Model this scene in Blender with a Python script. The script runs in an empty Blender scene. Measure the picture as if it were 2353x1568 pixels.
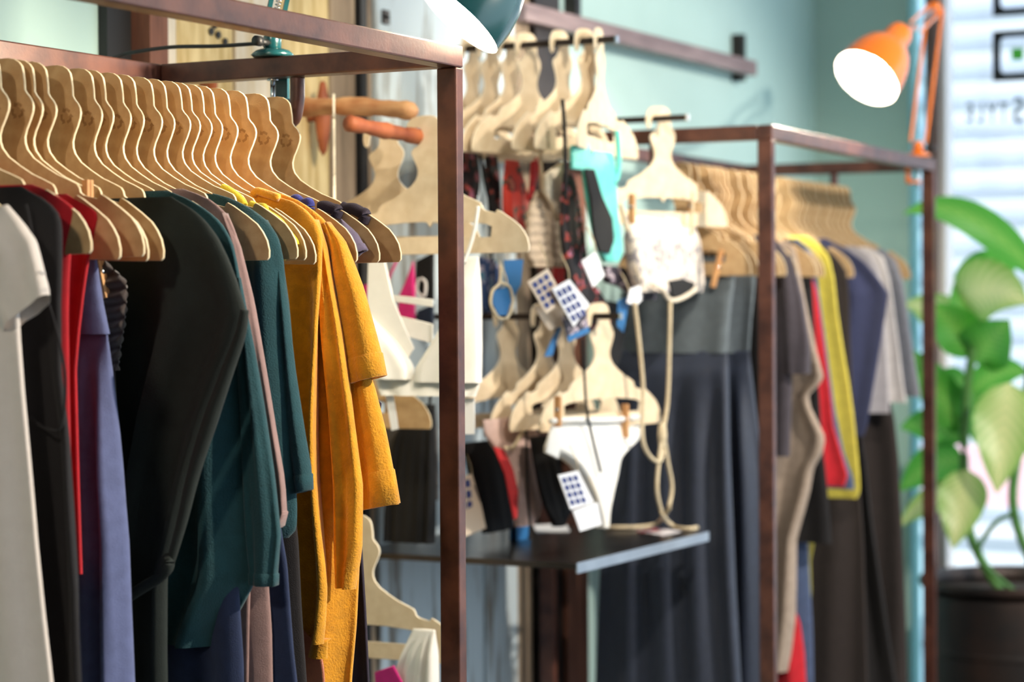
import bpy, bmesh, math, random
from mathutils import Vector, Matrix
random.seed(7)
PI = math.pi
S = bpy.context.scene
C = S.collection

# ------------------------------------------------------------------ camera
FPX, CX, CY = 5150.0, 1176.5, 784.0
YAW, PITCH, ROLL = math.radians(27.58), math.radians(-0.924), math.radians(-0.354)
CAM = Vector((0, 0, 1.4))
_f = Vector((math.cos(YAW)*math.cos(PITCH), math.sin(YAW)*math.cos(PITCH), math.sin(PITCH)))
_r = _f.cross(Vector((0, 0, 1))).normalized()
_u = _r.cross(_f)
_R = _r*math.cos(ROLL) + _u*math.sin(ROLL)
_U = -_r*math.sin(ROLL) + _u*math.cos(ROLL)
cam = bpy.data.objects.new('camera', bpy.data.cameras.new('camera'))
C.objects.link(cam)
mw = Matrix(((_R.x, _U.x, -_f.x, CAM.x), (_R.y, _U.y, -_f.y, CAM.y), (_R.z, _U.z, -_f.z, CAM.z), (0, 0, 0, 1)))
cam.matrix_world = mw
cam.data.sensor_width = 36.0
cam.data.lens = FPX/2353.0*36.0
cam.data.clip_start = 0.05
cam.data.dof.use_dof = True
cam.data.dof.focus_distance = 3.2
cam.data.dof.aperture_fstop = cam.data.lens/1000.0/0.024
cam.data.dof.aperture_blades = 0
S.camera = cam

def ray(x, y):
    return _R*((x-CX)/FPX) - _U*((y-CY)/FPX) + _f
def onX(x, y, v):
    d = ray(x, y); return CAM + d*(v/d.x)
def onY(x, y, v):
    d = ray(x, y); return CAM + d*(v/d.y)
def onZ(x, y, v):
    d = ray(x, y); return CAM + d*((v-1.4)/d.z)

# ------------------------------------------------------------------ world, lights, exposure
S.view_settings.view_transform = 'Standard'
S.view_settings.look = 'None'
S.view_settings.exposure = 0.15
S.view_settings.gamma = 1.0
S.view_settings.use_curve_mapping = False
W = bpy.data.worlds.new('daylight'); S.world = W
W.use_nodes = True
W.node_tree.nodes['Background'].inputs[0].default_value = (0.72, 0.86, 1.0, 1)
W.node_tree.nodes['Background'].inputs[1].default_value = 1.9

def light(name, kind, loc, target, power, color, size=0.05, angle=60, blend=0.4):
    l = bpy.data.lights.new(name, kind)
    o = bpy.data.objects.new(name, l); C.objects.link(o)
    o.location = loc
    if target is not None:
        o.rotation_euler = (Vector(target)-Vector(loc)).to_track_quat('-Z', 'Y').to_euler()
    l.energy = power; l.color = color
    if kind == 'SPOT':
        l.spot_size = math.radians(angle); l.spot_blend = blend; l.shadow_soft_size = size
    elif kind == 'POINT':
        l.shadow_soft_size = size
    elif kind == 'SUN':
        l.angle = math.radians(1.0)
    return o
WARM = (1.0, 0.86, 0.68)
light('daylight_sun', 'SUN', (-5, -6, 12), (4, 0, 0), 3.5, (1.0, 0.97, 0.92))
light('ceiling_spot_near_rack', 'SPOT', (-0.5, 1.15, 2.72), (2.55, 1.85, 1.25), 85, WARM, 0.10, 52, 0.5)
light('ceiling_spot_aisle', 'SPOT', (3.3, -0.9, 2.75), (2.75, 1.75, 1.20), 520, WARM, 0.04, 40, 0.8)
light('ceiling_spot_display', 'SPOT', (2.5, 0.35, 2.8), (4.3, 2.1, 1.35), 112, (1.0, 0.9, 0.76), 0.03, 36, 0.12)
light('ceiling_spot_wall', 'SPOT', (2.5, 0.35, 2.8), (5.15, 2.45, 1.5), 85, (1.0, 0.92, 0.78), 0.02, 18.5, 0.08)
light('ceiling_spot_door', 'SPOT', (2.9, 0.75, 2.85), (3.6, 2.4, 1.70), 65, (1.0, 0.86, 0.62), 0.03, 30, 0.35)
light('ceiling_spot_far_rack', 'SPOT', (4.2, -0.6, 2.8), (5.2, 2.0, 1.2), 380, (1.0, 0.9, 0.78), 0.05, 55, 0.5)

# ------------------------------------------------------------------ materials
def lin(c):
    c = c/255.0
    return c/12.92 if c <= 0.04045 else ((c+0.055)/1.055)**2.4
def rgb(r, g, b): return (lin(r), lin(g), lin(b), 1)
MATS = {}
def mat(name, c1, c2=None, scale=8.0, rough=0.7, metal=0.0, bump=0.0, bscale=200.0, stretch=(1, 1, 1), sheen=0.0, emit=None, estr=0.0, detail=4.0, lo=0.35, hi=0.65, coat=0.0):
    m = bpy.data.materials.new(name); m.use_nodes = True
    nt = m.node_tree; b = nt.nodes['Principled BSDF']
    b.inputs['Roughness'].default_value = rough
    b.inputs['Metallic'].default_value = metal
    if sheen: b.inputs['Sheen Weight'].default_value = sheen
    if coat: b.inputs['Coat Weight'].default_value = coat; b.inputs['Coat Roughness'].default_value = 0.22
    tc = nt.nodes.new('ShaderNodeTexCoord')
    mp = nt.nodes.new('ShaderNodeMapping'); mp.inputs['Scale'].default_value = stretch
    nt.links.new(tc.outputs['Object'], mp.inputs['Vector'])
    if c2 is None:
        b.inputs['Base Color'].default_value = c1
    else:
        n = nt.nodes.new('ShaderNodeTexNoise'); n.inputs['Scale'].default_value = scale; n.inputs['Detail'].default_value = detail
        r = nt.nodes.new('ShaderNodeValToRGB')
        r.color_ramp.elements[0].position = lo; r.color_ramp.elements[1].position = hi
        r.color_ramp.elements[0].color = c1; r.color_ramp.elements[1].color = c2
        nt.links.new(mp.outputs[0], n.inputs['Vector']); nt.links.new(n.outputs['Fac'], r.inputs[0]); nt.links.new(r.outputs[0], b.inputs['Base Color'])
    if bump:
        n2 = nt.nodes.new('ShaderNodeTexNoise'); n2.inputs['Scale'].default_value = bscale; n2.inputs['Detail'].default_value = 2
        bp = nt.nodes.new('ShaderNodeBump'); bp.inputs['Strength'].default_value = bump; bp.inputs['Distance'].default_value = 0.002
        nt.links.new(mp.outputs[0], n2.inputs['Vector']); nt.links.new(n2.outputs['Fac'], bp.inputs['Height']); nt.links.new(bp.outputs[0], b.inputs['Normal'])
    if emit:
        b.inputs['Emission Color'].default_value = emit; b.inputs['Emission Strength'].default_value = estr
    MATS[name] = m
    return m
def cloth(name, r, g, b, var=0.85, rough=0.92, sheen=0.12, bump=0.35, bscale=700, scale=60, stretch=(1, 1, 1)):
    c = rgb(r, g, b)
    return mat(name, (c[0]*var, c[1]*var, c[2]*var, 1), c, scale=scale, rough=rough, sheen=sheen, bump=bump, bscale=bscale, stretch=stretch)

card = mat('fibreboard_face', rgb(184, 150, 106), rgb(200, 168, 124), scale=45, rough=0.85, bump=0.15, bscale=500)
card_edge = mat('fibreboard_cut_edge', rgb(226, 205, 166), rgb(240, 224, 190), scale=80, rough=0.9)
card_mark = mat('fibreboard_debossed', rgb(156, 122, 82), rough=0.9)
lit_card = mat('lit_fibreboard_face', rgb(218, 197, 163), rgb(230, 211, 180), scale=35, rough=0.8)  # same fibreboard as the brown hangers, brighter light put into its colour
lit_card_edge = mat('lit_fibreboard_edge', rgb(244, 232, 208), rough=0.85)
rust = mat('rusted_steel', rgb(66, 34, 28), rgb(104, 62, 48), scale=18, rough=0.5, metal=0.3, bump=0.12, bscale=160, detail=8, coat=0.4)
steel_dark = mat('dark_steel', rgb(40, 34, 32), rgb(58, 50, 46), scale=14, rough=0.4, metal=0.5)
steel_shelf = mat('rolled_steel', rgb(46, 42, 42), rgb(74, 70, 70), scale=6, rough=0.28, metal=0.75, detail=6)
chrome = mat('chrome', rgb(200, 205, 210), rough=0.2, metal=1.0)
green_wall = mat('sage_green_plaster', rgb(178, 208, 203), rgb(184, 213, 208), scale=3, rough=0.8, bump=0.05, bscale=60)
shaded_green_wall = mat('shaded_green_plaster', rgb(162, 190, 181), rgb(168, 195, 186), scale=3, rough=0.8, bump=0.05, bscale=60)  # same green as the back wall, its shade put into the colour
floor_mat = mat('polished_concrete', rgb(112, 106, 98), rgb(136, 128, 118), scale=4, rough=0.45)
ceil_mat = mat('white_ceiling', rgb(232, 230, 224), rough=0.9)
wood_y = mat('honey_weathered_wood', rgb(196, 168, 112), rgb(232, 210, 158), scale=9, rough=0.85, bump=0.5, bscale=60, stretch=(6, 6, 0.7), detail=8)
wood_w = mat('whitewashed_wood', rgb(226, 218, 204), rgb(206, 186, 150), scale=7, rough=0.85, bump=0.4, bscale=60, stretch=(5, 5, 0.6), detail=8)
wood_b = mat('pale_blue_peeling_paint', rgb(196, 210, 216), rgb(128, 122, 112), scale=6, rough=0.8, bump=0.5, bscale=40, stretch=(5, 5, 0.6), detail=9, lo=0.52, hi=0.68)
wood_grey = mat('grey_brown_timber', rgb(122, 104, 86), rgb(160, 140, 116), scale=8, rough=0.85, bump=0.4, bscale=60, stretch=(5, 5, 0.6))
jamb = mat('red_brown_timber', rgb(96, 58, 44), rgb(120, 76, 58), scale=10, rough=0.7, stretch=(5, 5, 0.6))
black_mat = mat('black_paint', rgb(22, 22, 24), rough=0.6)
branch_mat = mat('branch_wood', rgb(158, 96, 54), rgb(206, 156, 108), scale=14, rough=0.6, stretch=(1, 1, 3), detail=6)
branch_red = mat('red_branch_wood', rgb(128, 60, 34), rgb(176, 98, 58), scale=14, rough=0.6, detail=6)
pin_wood = mat('clothespin_wood', rgb(196, 140, 88), rgb(216, 166, 112), scale=30, rough=0.7)
teal_enamel = mat('teal_enamel', rgb(14, 62, 68), rgb(18, 68, 74), scale=5, rough=0.22, coat=0.5)
orange_enamel = mat('orange_enamel', rgb(240, 118, 22), rgb(244, 128, 30), scale=5, rough=0.25, coat=0.5)
shade_inner = mat('white_shade_lining', rgb(250, 246, 238), rough=0.5)
bulb_mat = mat('lit_bulb', rgb(255, 250, 240), emit=(1.0, 0.9, 0.75, 1), estr=60)
cable_mat = mat('black_cable', rgb(26, 26, 28), rough=0.5)
frame_blue = mat('pale_blue_frame', rgb(178, 214, 222), rgb(186, 220, 228), scale=3, rough=0.6)
frame_brown = mat('brown_window_post', rgb(92, 68, 62), rgb(104, 78, 70), scale=8, rough=0.6)
frame_white = mat('white_window_trim', rgb(236, 232, 230), rough=0.6)
decal_black = mat('black_vinyl', rgb(14, 18, 26), rough=0.5)
decal_white = mat('white_vinyl', rgb(238, 242, 246), rough=0.5)
decal_green = mat('green_vinyl', rgb(90, 214, 70), rough=0.5)
decal_text = mat('grey_vinyl_lettering', rgb(70, 92, 104), rough=0.5)
ext_white = mat('street_facade_white', rgb(206, 211, 214), rgb(212, 217, 220), scale=1.5, rough=0.8)
ext_band = mat('street_facade_band', rgb(178, 188, 202), rough=0.8)
ext_red = mat('street_red', rgb(236, 190, 196), rough=0.7)
paper = mat('white_card_tag', rgb(240, 240, 242), rough=0.7)
paper_cream = mat('cream_card_tag', rgb(226, 206, 182), rough=0.75)
tag_print = mat('navy_tag_print', rgb(52, 66, 124), rough=0.7)
tag_blue = mat('blue_tag', rgb(38, 108, 164), rough=0.6)
string_mat = mat('cream_cord', rgb(220, 204, 172), rgb(206, 188, 154), scale=120, rough=0.9)
black_string = mat('black_cord', rgb(24, 24, 26), rough=0.9)
pot_mat = mat('dark_drum_metal', rgb(30, 32, 34), rgb(66, 50, 44), scale=5, rough=0.45, metal=0.4, detail=8)
soil_mat = mat('potting_soil', rgb(40, 30, 24), rgb(64, 48, 36), scale=60, rough=1.0)
stem_mat = mat('plant_stem', rgb(66, 116, 52), rgb(88, 140, 66), scale=12, rough=0.5)
glass = bpy.data.materials.new('window_glass'); glass.use_nodes = True
_nt = glass.node_tree; _nt.nodes.clear()
_o = _nt.nodes.new('ShaderNodeOutputMaterial'); _mx = _nt.nodes.new('ShaderNodeMixShader'); _t = _nt.nodes.new('ShaderNodeBsdfTransparent'); _g = _nt.nodes.new('ShaderNodeBsdfGlossy')
_g.inputs['Roughness'].default_value = 0.02; _mx.inputs[0].default_value = 0.05
_nt.links.new(_t.outputs[0], _mx.inputs[1]); _nt.links.new(_g.outputs[0], _mx.inputs[2]); _nt.links.new(_mx.outputs[0], _o.inputs[0])

frost = glass.copy(); frost.name = 'pale_blue_glass'
for _n in frost.node_tree.nodes:
    if _n.type == 'BSDF_TRANSPARENT': _n.inputs[0].default_value = (0.80, 0.95, 0.98, 1)

def leaf_material(name, edge, centre, amount):
    m = bpy.data.materials.new(name); m.use_nodes = True
    nt = m.node_tree; b = nt.nodes['Principled BSDF']; b.inputs['Roughness'].default_value = 0.35
    uv = nt.nodes.new('ShaderNodeUVMap')
    sep = nt.nodes.new('ShaderNodeSeparateXYZ'); nt.links.new(uv.outputs[0], sep.inputs[0])
    # |v-0.5| -> distance from midrib ; side veins = sin(u*70 - |d|*k)
    ad = nt.nodes.new('ShaderNodeMath'); ad.operation = 'SUBTRACT'; ad.inputs[1].default_value = 0.5
    nt.links.new(sep.outputs['Y'], ad.inputs[0])
    ab = nt.nodes.new('ShaderNodeMath'); ab.operation = 'ABSOLUTE'; nt.links.new(ad.outputs[0], ab.inputs[0])
    mu = nt.nodes.new('ShaderNodeMath'); mu.operation = 'MULTIPLY_ADD'; mu.inputs[1].default_value = -34.0
    mu2 = nt.nodes.new('ShaderNodeMath'); mu2.operation = 'MULTIPLY'; mu2.inputs[1].default_value = 62.0
    nt.links.new(sep.outputs['X'], mu2.inputs[0]); nt.links.new(ab.outputs[0], mu.inputs[0]); nt.links.new(mu2.outputs[0], mu.inputs[2])
    sn = nt.nodes.new('ShaderNodeMath'); sn.operation = 'SINE'; nt.links.new(mu.outputs[0], sn.inputs[0])
    s2 = nt.nodes.new('ShaderNodeMath'); s2.operation = 'MULTIPLY_ADD'; s2.inputs[1].default_value = 0.16; s2.inputs[2].default_value = amount
    nt.links.new(sn.outputs[0], s2.inputs[0])
    s3 = nt.nodes.new('ShaderNodeMath'); s3.operation = 'MULTIPLY_ADD'; s3.inputs[1].default_value = -1.7
    nt.links.new(ab.outputs[0], s3.inputs[0]); nt.links.new(s2.outputs[0], s3.inputs[2])
    cl = nt.nodes.new('ShaderNodeClamp'); nt.links.new(s3.outputs[0], cl.inputs[0])
    mx = nt.nodes.new('ShaderNodeMix'); mx.data_type = 'RGBA'
    mx.inputs['A'].default_value = edge; mx.inputs['B'].default_value = centre
    nt.links.new(cl.outputs[0], mx.inputs['Factor']); nt.links.new(mx.outputs['Result'], b.inputs['Base Color'])
    # thin leaf: part of the light passes through
    tr = nt.nodes.new('ShaderNodeBsdfTranslucent'); nt.links.new(mx.outputs['Result'], tr.inputs[0])
    ms = nt.nodes.new('ShaderNodeMixShader'); ms.inputs[0].default_value = 0.5
    out = nt.nodes['Material Output']
    nt.links.new(b.outputs[0], ms.inputs[1]); nt.links.new(tr.outputs[0], ms.inputs[2]); nt.links.new(ms.outputs[0], out.inputs[0])
    return m
leaf_var = leaf_material('variegated_leaf', rgb(130, 190, 76), rgb(240, 240, 168), 1.0)
leaf_green = leaf_material('green_leaf', rgb(92, 176, 70), rgb(160, 212, 104), 0.5)

# ------------------------------------------------------------------ mesh helpers
def link(name, me, material, parent=None, smooth=False):
    o = bpy.data.objects.new(name, me); C.objects.link(o)
    if material is not None and not me.materials:
        for m in (material if isinstance(material, (list, tuple)) else [material]): me.materials.append(m)
    if smooth:
        me.polygons.foreach_set('use_smooth', [True]*len(me.polygons))
    if parent is not None: o.parent = parent
    return o
def tag(o, label=None, cat=None, group=None, kind=None):
    if label: o['label'] = label
    if cat: o['category'] = cat
    if group: o['group'] = group
    if kind: o['kind'] = kind
    return o
def thing(name, label, cat, loc=(0, 0, 0), rotz=0.0, group=None):
    o = bpy.data.objects.new(name, None); C.objects.link(o)
    o.empty_display_size = 0.05
    o.location = loc; o.rotation_euler = (0, 0, rotz)
    return tag(o, label, cat, group)
def structure(o): o['kind'] = 'structure'; return o

class MB:
    def __init__(s, origin=(0, 0, 0)): s.v = []; s.f = []; s.o = Vector(origin)
    def add(s, vs, fs):
        n = len(s.v); s.v += [Vector(v)-s.o for v in vs]; s.f += [tuple(i+n for i in f) for f in fs]; return s
    def box(s, lo, hi):
        x0, y0, z0 = lo; x1, y1, z1 = hi
        return s.add([(x0, y0, z0), (x1, y0, z0), (x1, y1, z0), (x0, y1, z0), (x0, y0, z1), (x1, y0, z1), (x1, y1, z1), (x0, y1, z1)],
                     [(3, 2, 1, 0), (4, 5, 6, 7), (0, 1, 5, 4), (1, 2, 6, 5), (2, 3, 7, 6), (3, 0, 4, 7)])
    def tube(s, path, r, n=10, cap=True, closed=False):
        path = [Vector(p) for p in path]; m = len(path)
        rr = r if isinstance(r, (list, tuple)) else [r]*m
        vs = []; fs = []; ref = None
        for i, p in enumerate(path):
            if closed: t = path[(i+1) % m]-path[i-1]
            else: t = path[min(i+1, m-1)]-path[max(i-1, 0)]
            t = t.normalized() if t.length > 1e-9 else Vector((0, 0, 1))
            if ref is None: ref = Vector((0, 0, 1)) if abs(t.z) < 0.9 else Vector((1, 0, 0))
            a = t.cross(ref)
            if a.length < 1e-6: a = t.orthogonal()
            a.normalize(); b = t.cross(a).normalized(); ref = b.cross(t)*-1 if False else ref
            for k in range(n):
                w = 2*PI*k/n; vs.append(p+(a*math.cos(w)+b*math.sin(w))*rr[i])
        for i in range(m if closed else m-1):
            j = (i+1) % m
            for k in range(n):
                k2 = (k+1) % n; fs.append((i*n+k, i*n+k2, j*n+k2, j*n+k))
        if cap and not closed:
            fs.append(tuple(range(n-1, -1, -1))); fs.append(tuple((m-1)*n+k for k in range(n)))
        return s.add(vs, fs)
    def lathe(s, base, axis, prof, n=24):
        base = Vector(base); axis = Vector(axis).normalized(); a = axis.orthogonal().normalized(); b = axis.cross(a)
        vs = []; fs = []
        for (r, h) in prof:
            for k in range(n):
                w = 2*PI*k/n; vs.append(base+axis*h+(a*math.cos(w)+b*math.sin(w))*r)
        for i in range(len(prof)-1):
            for k in range(n):
                k2 = (k+1) % n; fs.append((i*n+k, i*n+k2, (i+1)*n+k2, (i+1)*n+k))
        return s.add(vs, fs)
    def build(s, name, material, parent=None, smooth=False, bevel=0.0):
        me = bpy.data.meshes.new(name); me.from_pydata([tuple(v) for v in s.v], [], s.f); me.update()
        if bevel:
            bm = bmesh.new(); bm.from_mesh(me)
            bmesh.ops.bevel(bm, geom=list(bm.edges), offset=bevel, segments=2, profile=0.5, affect='EDGES')
            bm.to_mesh(me); bm.free()
        o = link(name, me, material, None, smooth)
        o.location = s.o
        if parent is not None:
            o.parent = parent
            o.matrix_parent_inverse = wmat(parent).inverted()
        return o
def wmat(o):
    m = Matrix.LocRotScale(o.location, o.rotation_euler, o.scale)
    return (wmat(o.parent) @ o.matrix_parent_inverse @ m) if o.parent else m

def flat_mesh(name, polys, thick, bevel=0.0, mapping='YZ', res=None):
    """filled 2-D outline(s) with thickness. mapping YZ: x->-Y, y->Z, normal -X ; XZ: x->X, y->Z, normal -Y"""
    cu = bpy.data.curves.new(name, 'CURVE'); cu.dimensions = '2D'; cu.fill_mode = 'BOTH'
    cu.extrude = max(thick/2-bevel, 0.0); cu.bevel_depth = bevel; cu.bevel_resolution = 1
    if bevel: cu.offset = -bevel
    for p in polys:
        sp = cu.splines.new('POLY'); sp.points.add(len(p)-1)
        for i, (a, b) in enumerate(p): sp.points[i].co = (a, b, 0, 1)
        sp.use_cyclic_u = True
    o = bpy.data.objects.new(name, cu); C.objects.link(o)
    dg = bpy.context.evaluated_depsgraph_get()
    me = bpy.data.meshes.new_from_object(o.evaluated_get(dg))
    bpy.data.objects.remove(o); bpy.data.curves.remove(cu)
    me.name = name
    if mapping == 'YZ': mx = Matrix(((0, 0, -1, 0), (-1, 0, 0, 0), (0, 1, 0, 0), (0, 0, 0, 1)))
    elif mapping == 'XZ': mx = Matrix(((1, 0, 0, 0), (0, 0, -1, 0), (0, 1, 0, 0), (0, 0, 0, 1)))
    else: mx = Matrix()
    me.transform(mx); me.materials.clear()
    return me
def edge_slots(me, axis):
    idx = [0 if abs(p.normal[axis]) > 0.6 else 1 for p in me.polygons]
    me.polygons.foreach_set('material_index', idx)

def interp(pts, z):
    """pts sorted by descending z: (z, value)"""
    if z >= pts[0][0]: return pts[0][1]
    for (z0, v0), (z1, v1) in zip(pts, pts[1:]):
        if z <= z0 and z >= z1:
            t = 0 if z0 == z1 else (z0-z)/(z0-z1)
            return v0+(v1-v0)*t
    return pts[-1][1]
def smooth_edge(pts, z, h=0.006):
    return (interp(pts, z+h)+interp(pts, z)*2+interp(pts, z-h))/4

def body(name, axis, val, right_px, left_px=None, centre=None, material=None, parent=None, t=0.011, folds=((5, 0.006),), rows=54, n=64, seed=0,
         fold_start=0.12, z_end=None, lean=0.0, edge_pow=0.55, ruche=0.0, wob=0.0, edge_fold=0.0):
    """cloth hanging in the plane axis=val. right edge traced on the photo, left edge traced or mirrored about centre."""
    rnd = random.Random(seed+hash(name) % 1)
    f = onX if axis == 'X' else onY
    def conv(px):
        out = []
        for (x, y) in px:
            p = f(x, y, val); out.append((p.z, p.y if axis == 'X' else p.x))
        fixed = [out[0]]
        for q in out[1:]:
            fixed.append((min(q[0], fixed[-1][0]-1e-4), q[1]))
        return fixed
    R = conv(right_px)
    if z_end is not None and z_end < R[-1][0]: R.append((z_end, R[-1][1]+(R[-1][1]-R[-2][1])*0.3))
    if left_px is not None:
        Lf = conv(left_px)
        if z_end is not None and z_end < Lf[-1][0]: Lf.append((z_end, Lf[-1][1]))
    else: Lf = [(z, 2*centre-y) for z, y in R]
    z0 = R[0][0]; z1 = R[-1][0]
    ph = [rnd.uniform(0, 6.28) for _ in folds]; ph2 = [rnd.uniform(0, 6.28) for _ in folds]
    verts = []; faces = []
    for i in range(rows):
        s = i/(rows-1); s = s**1.15
        z = z0+(z1-z0)*s
        r = smooth_edge(R, z); l = smooth_edge(Lf, z)
        mid = (r+l)/2; hw = (l-r)/2     # signed (l>r on X planes, l<r on Y planes)
        g = min(max((z0-z)/fold_start, 0), 1); g = g*g*(3-2*g)
        tt = 0.003+(t-0.003)*min((z0-z)/0.05, 1)
        for k in range(n):
            a = 2*PI*k/n
            ca, sa = math.cos(a), math.sin(a)
            u = -ca
            w = mid + hw*u
            x = (1 if sa >= 0 else -1)*abs(sa)**edge_pow*tt
            for (kk, am), p1, p2 in zip(folds, ph, ph2):
                q_ = math.sin(kk*PI*u+p1+0.55*math.sin(z*4+p2)+0.4*math.sin(3*u+z*3)); x += am*g*(q_+0.35*q_*abs(q_))*(0.7+0.3*math.sin(kk*0.7*u+p2+z*2))
            x += edge_fold*g*math.sin(9.0*(u+1)**0.8+ph[0])*math.exp(-(u+1)/0.55)
            if ruche: x += ruche*math.sin(z*330+u*9+math.sin(u*5)*2)*(1 if sa >= 0 else -1)
            zz = z + wob*math.sin(7*u+p1)*s
            x += lean*(z0-z)
            verts.append((val-x if axis == 'X' else w, w if axis == 'X' else val-x, zz))
    for i in range(rows-1):
        for k in range(n):
            k2 = (k+1) % n; faces.append((i*n+k, i*n+k2, (i+1)*n+k2, (i+1)*n+k))
    b = MB(tuple(parent.location) if parent is not None else (0, 0, 0))
    # top closed
    faces.append(tuple(range(n)))
    b.add(verts, faces)
    me = bpy.data.meshes.new(name); me.from_pydata([tuple(v) for v in b.v], [], b.f); me.update()
    bm = bmesh.new(); bm.from_mesh(me); bmesh.ops.recalc_face_normals(bm, faces=bm.faces); bm.to_mesh(me); bm.free()
    return link(name, me, material, parent, True)

def sleeve(name, axis, val, path_px, widths, material, parent, t=0.016, mirror=None, n=28, rows=26, seed=1, wrinkle=0.003, cuff=None, bell=1.0, x_off=0.0):
    """flattened fabric tube along a traced centre line; widths are half widths in metres"""
    rnd = random.Random(seed)
    f = onX if axis == 'X' else onY
    P = [f(x, y, val) for x, y in path_px]
    P = [Vector(((p.y if axis == 'X' else p.x), p.z)) for p in P]
    if mirror is not None: P = [Vector((2*mirror-p.x, p.y)) for p in P]
    cum = [0]
    for a, b in zip(P, P[1:]): cum.append(cum[-1]+(b-a).length)
    L = cum[-1]
    def at(s):
        d = s*L
        for i in range(len(P)-1):
            if d <= cum[i+1] or i == len(P)-2:
                q = (d-cum[i])/max(cum[i+1]-cum[i], 1e-6)
                return P[i].lerp(P[i+1], q), widths[i]+(widths[i+1]-widths[i])*q, (P[i+1]-P[i]).normalized()
    vs = []; fs = []; p1, p2 = rnd.uniform(0, 6), rnd.uniform(0, 6)
    for i in range(rows):
        s = i/(rows-1); c, w, d = at(s)
        _, _, d0 = at(max(s-0.1, 0)); _, _, d1 = at(min(s+0.1, 1)); d = (d0+d1).normalized()
        nrm = Vector((d.y, -d.x))
        for k in range(n):
            a = 2*PI*k/n; ca, sa = math.cos(a), math.sin(a)
            q = c+nrm*(w*ca)
            x = (1 if sa >= 0 else -1)*abs(sa)**0.7*t*(0.45+0.55*min(s*3, 1)*bell)
            x += wrinkle*math.sin(5*ca+p1+s*4)+wrinkle*0.6*math.sin(9*ca+p2)
            x += x_off
            vs.append((val-x if axis == 'X' else q.x, q.x if axis == 'X' else val-x, q.y))
    for i in range(rows-1):
        for k in range(n):
            k2 = (k+1) % n; fs.append((i*n+k, i*n+k2, (i+1)*n+k2, (i+1)*n+k))
    fs.append(tuple(range(n)))
    o0 = Vector(parent.location)
    me = bpy.data.meshes.new(name); me.from_pydata([tuple(Vector(v)-o0) for v in vs], [], fs); me.update()
    bm = bmesh.new(); bm.from_mesh(me); bmesh.ops.recalc_face_normals(bm, faces=bm.faces); bm.to_mesh(me); bm.free()
    o = link(name, me, material, parent, True)
    if cuff:
        c0, w0, d = at(1-cuff/L); nrm = Vector((d.y, -d.x)); m = MB(parent.location); ring = []
        for j, (s, ex) in enumerate(((1-cuff/L, 0.0), (1-cuff/L+0.002/L, 0.0016), (1.0, 0.0022), (1.003, -0.0005), (0.985, -0.004))):
            c, w, _ = at(min(s, 1.0)); c = c+d*(max(s-1, 0)*L)
            for k in range(n):
                a = 2*PI*k/n; ca, sa = math.cos(a), math.sin(a)
                q = c+nrm*((w+ex)*ca)
                x = (1 if sa >= 0 else -1)*abs(sa)**0.7*(t*(0.45+0.55*min(s*3, 1)*bell)+ex)
                x += wrinkle*math.sin(5*ca+p1+s*4)+wrinkle*0.6*math.sin(9*ca+p2) + x_off
                ring.append((val-x if axis == 'X' else q.x, q.x if axis == 'X' else val-x, q.y))
        cf = [(i*n+k, i*n+(k+1) % n, (i+1)*n+(k+1) % n, (i+1)*n+k) for i in range(4) for k in range(n)]
        m.add(ring, cf)
        co = m.build('cuff', material, None, True); co.location = (0, 0, 0); co.parent = o
    return o

def slab(name, axis, val, px, thick, material, parent, bevel=0.002, holes=()):
    """a small flat cloth or card piece traced on a plane"""
    f = onX if axis == 'X' else onY
    o0 = Vector(parent.location) if parent is not None else Vector((0, 0, 0))
    def cv(pp):
        r = []
        for x, y in pp:
            p = f(x, y, val)
            r.append((-(p.y-o0.y), p.z-o0.z) if axis == 'X' else (p.x-o0.x, p.z-o0.z))
        return r
    me = flat_mesh(name, [cv(px)]+[cv(h) for h in holes], thick, bevel, 'YZ' if axis == 'X' else 'XZ')
    me.transform(Matrix.Translation((val-o0.x, 0, 0) if axis == 'X' else (0, val-o0.y, 0)))
    return link(name, me, material, parent)

def px_path(axis, val, pts, sub=6):
    f = onX if axis == 'X' else onY
    P = [f(x, y, val) for x, y in pts]
    return spline(P, sub)
def spline(P, sub=6):
    P = [Vector(p) for p in P]
    if len(P) < 3: return P
    out = []
    for i in range(len(P)-1):
        p0 = P[max(i-1, 0)]; p1 = P[i]; p2 = P[i+1]; p3 = P[min(i+2, len(P)-1)]
        for k in range(sub):
            t = k/sub
            out.append(0.5*((2*p1)+(-p0+p2)*t+(2*p0-5*p1+4*p2-p3)*t*t+(-p0+3*p1-3*p2+p3)*t*t*t))
    out.append(P[-1]); return out
def cord(name, path, r, material, parent=None, n=8):
    o = Vector(parent.location) if parent is not None else Vector(path[0])
    m = MB(o if parent is not None else path[0]); m.tube(path, r, n)
    ob = m.build(name, material, None, True)
    if parent is not None: ob.location = (0, 0, 0); ob.parent = parent
    return ob
ORD = ['first', 'second', 'third', 'fourth', 'fifth', 'sixth', 'seventh', 'eighth', 'ninth', 'tenth', 'eleventh', 'twelfth', 'thirteenth', 'fourteenth', 'fifteenth', 'sixteenth', 'seventeenth', 'eighteenth', 'nineteenth', 'twentieth', 'twenty-first', 'twenty-second', 'twenty-third', 'twenty-fourth', 'twenty-fifth']

exec_order = []

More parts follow.
